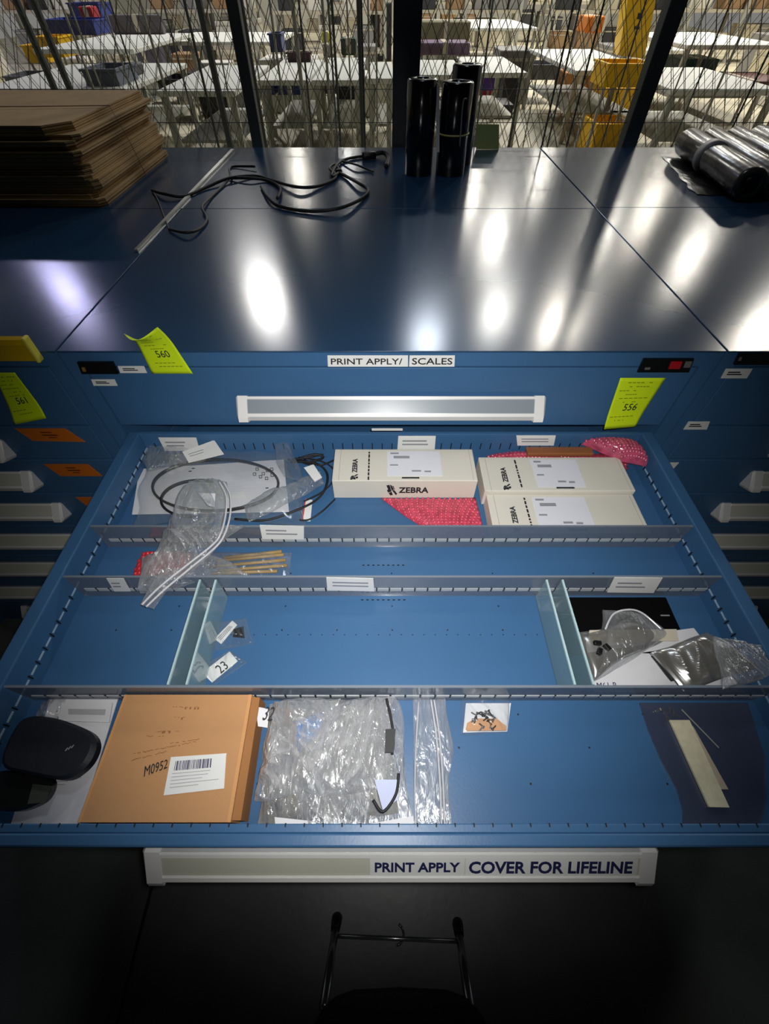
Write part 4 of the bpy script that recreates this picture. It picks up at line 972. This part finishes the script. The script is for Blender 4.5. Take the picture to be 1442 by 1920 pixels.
crate('dark_bin', 'dark bin on the left under the table beside the slanting post', 'bin', 380, 410, 168, 208, .1, BDRK, .6, 'dark bins under the left table'); crate('dark_bin', 'dark bin on the right under the table beside the slanting post', 'bin', 414, 446, 166, 205, .1, BDRK, .6, 'dark bins under the left table')
crate('brown_bin', 'small brown bin under the narrow white table', 'bin', 606, 636, 156, 176, .34, M('dark_brown_bin', (70, 44, 30), .6), .5); crate('dark_bin', 'dark bin under the table just left of the column', 'bin', 655, 700, 156, 176, .34, BDRK, .5)
crate('purple_bin', 'purple bin under the table right of the black rolls', 'bin', 900, 928, 146, 170, .34, BPUR, .5); crate('red_bin', 'magenta red bin below the purple one', 'bin', 896, 926, 172, 192, .1, M('magenta_bin', (176, 24, 60), .5), .5)
crate('black_bin', 'black bin with yellow edge right of the purple bin', 'bin', 940, 976, 142, 190, .1, BDRK, .6)
crate('brown_carton', 'brown carton standing under the guard table left of the yellow bins', 'box', 1052, 1108, 136, 184, .1, BBRN, .6, open_=False)
crate('orange_crate', 'small orange crate in the far background left of the yellow guard', 'box', 1096, 1128, 30, 62, .9, BORG, .6, open_=False)
crate('yellow_bin', 'tall yellow bin below the yellow guard, upper of two', 'bin', 1130, 1212, 124, 164, .72, YEL, .5, 'yellow bins'); crate('yellow_bin', 'yellow bin with a black stripe below the upper one', 'bin', 1122, 1200, 168, 208, .1, YEL, .6, 'yellow bins')
crate('yellow_bin', 'low yellow bin just behind the cabinets near the right post', 'bin', 1106, 1176, 236, 285, .05, YEL, .6, 'yellow bins')
crate('green_machine', 'dark green machine right of the right fence post', 'machine', 1250, 1322, 126, 180, .2, BTEAL, .8, open_=False)
crate('conveyor_section', 'low dark conveyor with a reddish side at the far right', 'conveyor', 1340, 1480, 152, 172, .5, M('rust_conveyor', (98, 62, 56), .6), 1.0, open_=False)
crate('black_pallet', 'black low trolley on the floor right of the black rolls', 'trolley', 905, 960, 196, 220, .02, BDRK, .7, open_=False)
crate('dark_tray', 'dark red tray on the middle white table', 'tray', 520, 562, 102, 116, .761, M('dark_red_tray', (60, 28, 32), .5), .4)
crate('storage_tote', 'slate blue tote behind the middle table', 'bin', 508, 530, 66, 98, .761, M('slate_tote', (76, 84, 120), .5), .4)
crate('yellow_sack', 'small bright yellow sack standing on a dark box left of the column', 'sack', 604, 620, 60, 82, .761, M('lime_sack', (210, 214, 50), .6), .3, open_=False)
crate('dark_box', 'black box on the narrow white table', 'box', 606, 616, 84, 106, .761, BDRK, .3, open_=False)
crate('dark_cabinet', 'dark electrical cabinet at the top left of the column', 'cabinet', 696, 734, 6, 110, .05, BDRK, .8, open_=False)
crate('green_box', 'dark green box left of the column', 'box', 640, 668, 72, 104, .761, M('green_box', (40, 60, 46), .5), .4, open_=False)
crate('purple_crate', 'long pale purple crate right of the column', 'box', 788, 880, 80, 104, .761, M('purple_crate', (104, 82, 104), .6), .6, open_=False)
crate('olive_machine', 'olive grey machine on the far table right of the column', 'machine', 790, 880, 40, 76, .761, M('olive_machine', (112, 106, 80), .6), .6, open_=False)
for (u0, u1, v, nm, mt) in ((302, 352, 178, 'long black bin added to darken the shelf of the table just left of the slanting post', BDRK), (362, 428, 178, 'second black bin added to darken the shelf of the table just left of the slanting post', BDRK),
        (594, 668, 158, 'wide dark bin added to darken the shelf of the narrow white table', M('dark_olive_bin', (58, 54, 40), .5)), (694, 732, 156, 'wide brown-black bin added to darken the shelf left of the column', BDRK),
        (800, 866, 148, 'dark bin added to darken the shelf of the table right of the column', BDRK), (990, 1046, 150, 'grey bin standing behind the black rolls toward the brown carton', BGRY),
        (20, 80, 172, 'grey bin added on the shelf of the left end table', BGRY), (100, 170, 172, 'black bin added to darken the shelf of the left end table', BDRK), (1300, 1390, 176, 'wide dark bin added to darken the shelf of the far right table', BTEAL)):
    crate('filler_bin', nm, 'bin', u0, u1, v - 26, v, .33, mt, .7)  # shelf bins are added to stand for the darkness below the table fronts
# tall yellow guard with a dark mark
a = hz(1178, 128, .761); bx = vy(1200, 0, a.y + .2)
o = thing('yellow_guard', 'tall leaning yellow guard column standing on the right table', 'guard', (a.x, a.y, .761))
p0 = vy(1160, 104, a.y + .5); p1 = vy(1208, 110, a.y + .5); p2 = vy(1236, -30, a.y + .5); p3 = vy(1182, -30, a.y + .5)
dv = Vector((0, .25, 0)); MB().hexa([p0, p1, p1 + dv, p0 + dv], [p3, p2, p2 + dv, p3 + dv]).build('guard_body', YEL, o)
q = Quad(p3, p2, p1, p0, (0, -1, 0)); m = MB(); q.slab(m, .45, .38, .62, .46, .002, .006); q.slab(m, .4, .56, .6, .6, .002, .006); m.build('dark_mark', BDRK, o)
# stools with four legs, shelving row at the back, loose cartons
def rack(lbl, x, y, w=3.0, h=2.2, seed=1):
    o = thing('storage_rack', lbl, 'rack', (x, y, 0), 'storage racks far back'); R = random.Random(seed)
    for dx in (-w / 2, 0, w / 2):
        for dy in (0, .9): MB().box(x + dx - .04, y + dy - .04, 0, x + dx + .04, y + dy + .04, h).build('upright', GALV, o)
    for z in (.25, .95, 1.65): MB().box(x - w / 2, y, z, x + w / 2, y + .9, z + .06).build('shelf', BBEI, o)
    return [(x, y, z) for z in (.31, 1.01)]
R = random.Random(77); kinds = [('pale', M('pale_goods', (208, 204, 190), .6)), ('grey', M('grey_goods', (128, 126, 122), .6)), ('dark', M('dark_goods', (46, 46, 48), .6)), ('brown', M('brown_goods', (150, 120, 84), .7)), ('beige', M('beige_goods', (188, 178, 150), .7))]
def goods(x, y, z, w, d, h, k, grp):
    m = MB().box(x - w / 2, y, z, x + w / 2, y + d, z + h, 0, .015); m.box(x - w / 2 - .005, y - .005, z + h * .8, x + w / 2 + .005, y + d + .005, z + h * .86, 1)
    tag(m.build('goods_carton', [k[1], BBEI]), '%s goods box %s' % (k[0], grp), 'box', grp)
for i, (x, y) in enumerate(((-9, 17), (-5.2, 17.5), (-1.5, 16.5), (2.2, 17.2), (6, 17), (10, 17.5), (-7, 24), (-2.5, 24), (2, 24), (6.5, 24))):
    sp = rack('pale storage rack far back in the warehouse', x, y, seed=i)
    for (cx_, cy_, cz_) in sp:
        xx = -1.3
        while xx < 1.2:
            w = R.uniform(.3, .6); goods(cx_ + xx + w / 2, cy_ + .1, cz_, w, .6, R.uniform(.25, .55), R.choice(kinds), 'on the racks far back in the warehouse'); xx += w + R.uniform(.05, .5)
k = 0; used = []
while k < 22:
    y = R.uniform(8.5, 15); x = R.uniform(-.85, .85) * (y + .7) * .9; kk = R.choice(kinds + [kinds[0]] * 2); w, d, h = R.uniform(.4, 1.0), R.uniform(.4, 1), R.uniform(.25, .75)
    if any(p - w / 2 - .1 < x < q_ + w / 2 + .1 and r_ - d - .1 < y < s_ + .1 for (p, q_, r_, s_, _) in TBL) or any(abs(x - a_) < 1.3 and abs(y - b_) < 1.2 for a_, b_ in used): k += .05; continue
    used.append((x, y)); k += 1
    goods(x, y, 0.0005, w, d, h, kk, 'standing loose on the warehouse floor')
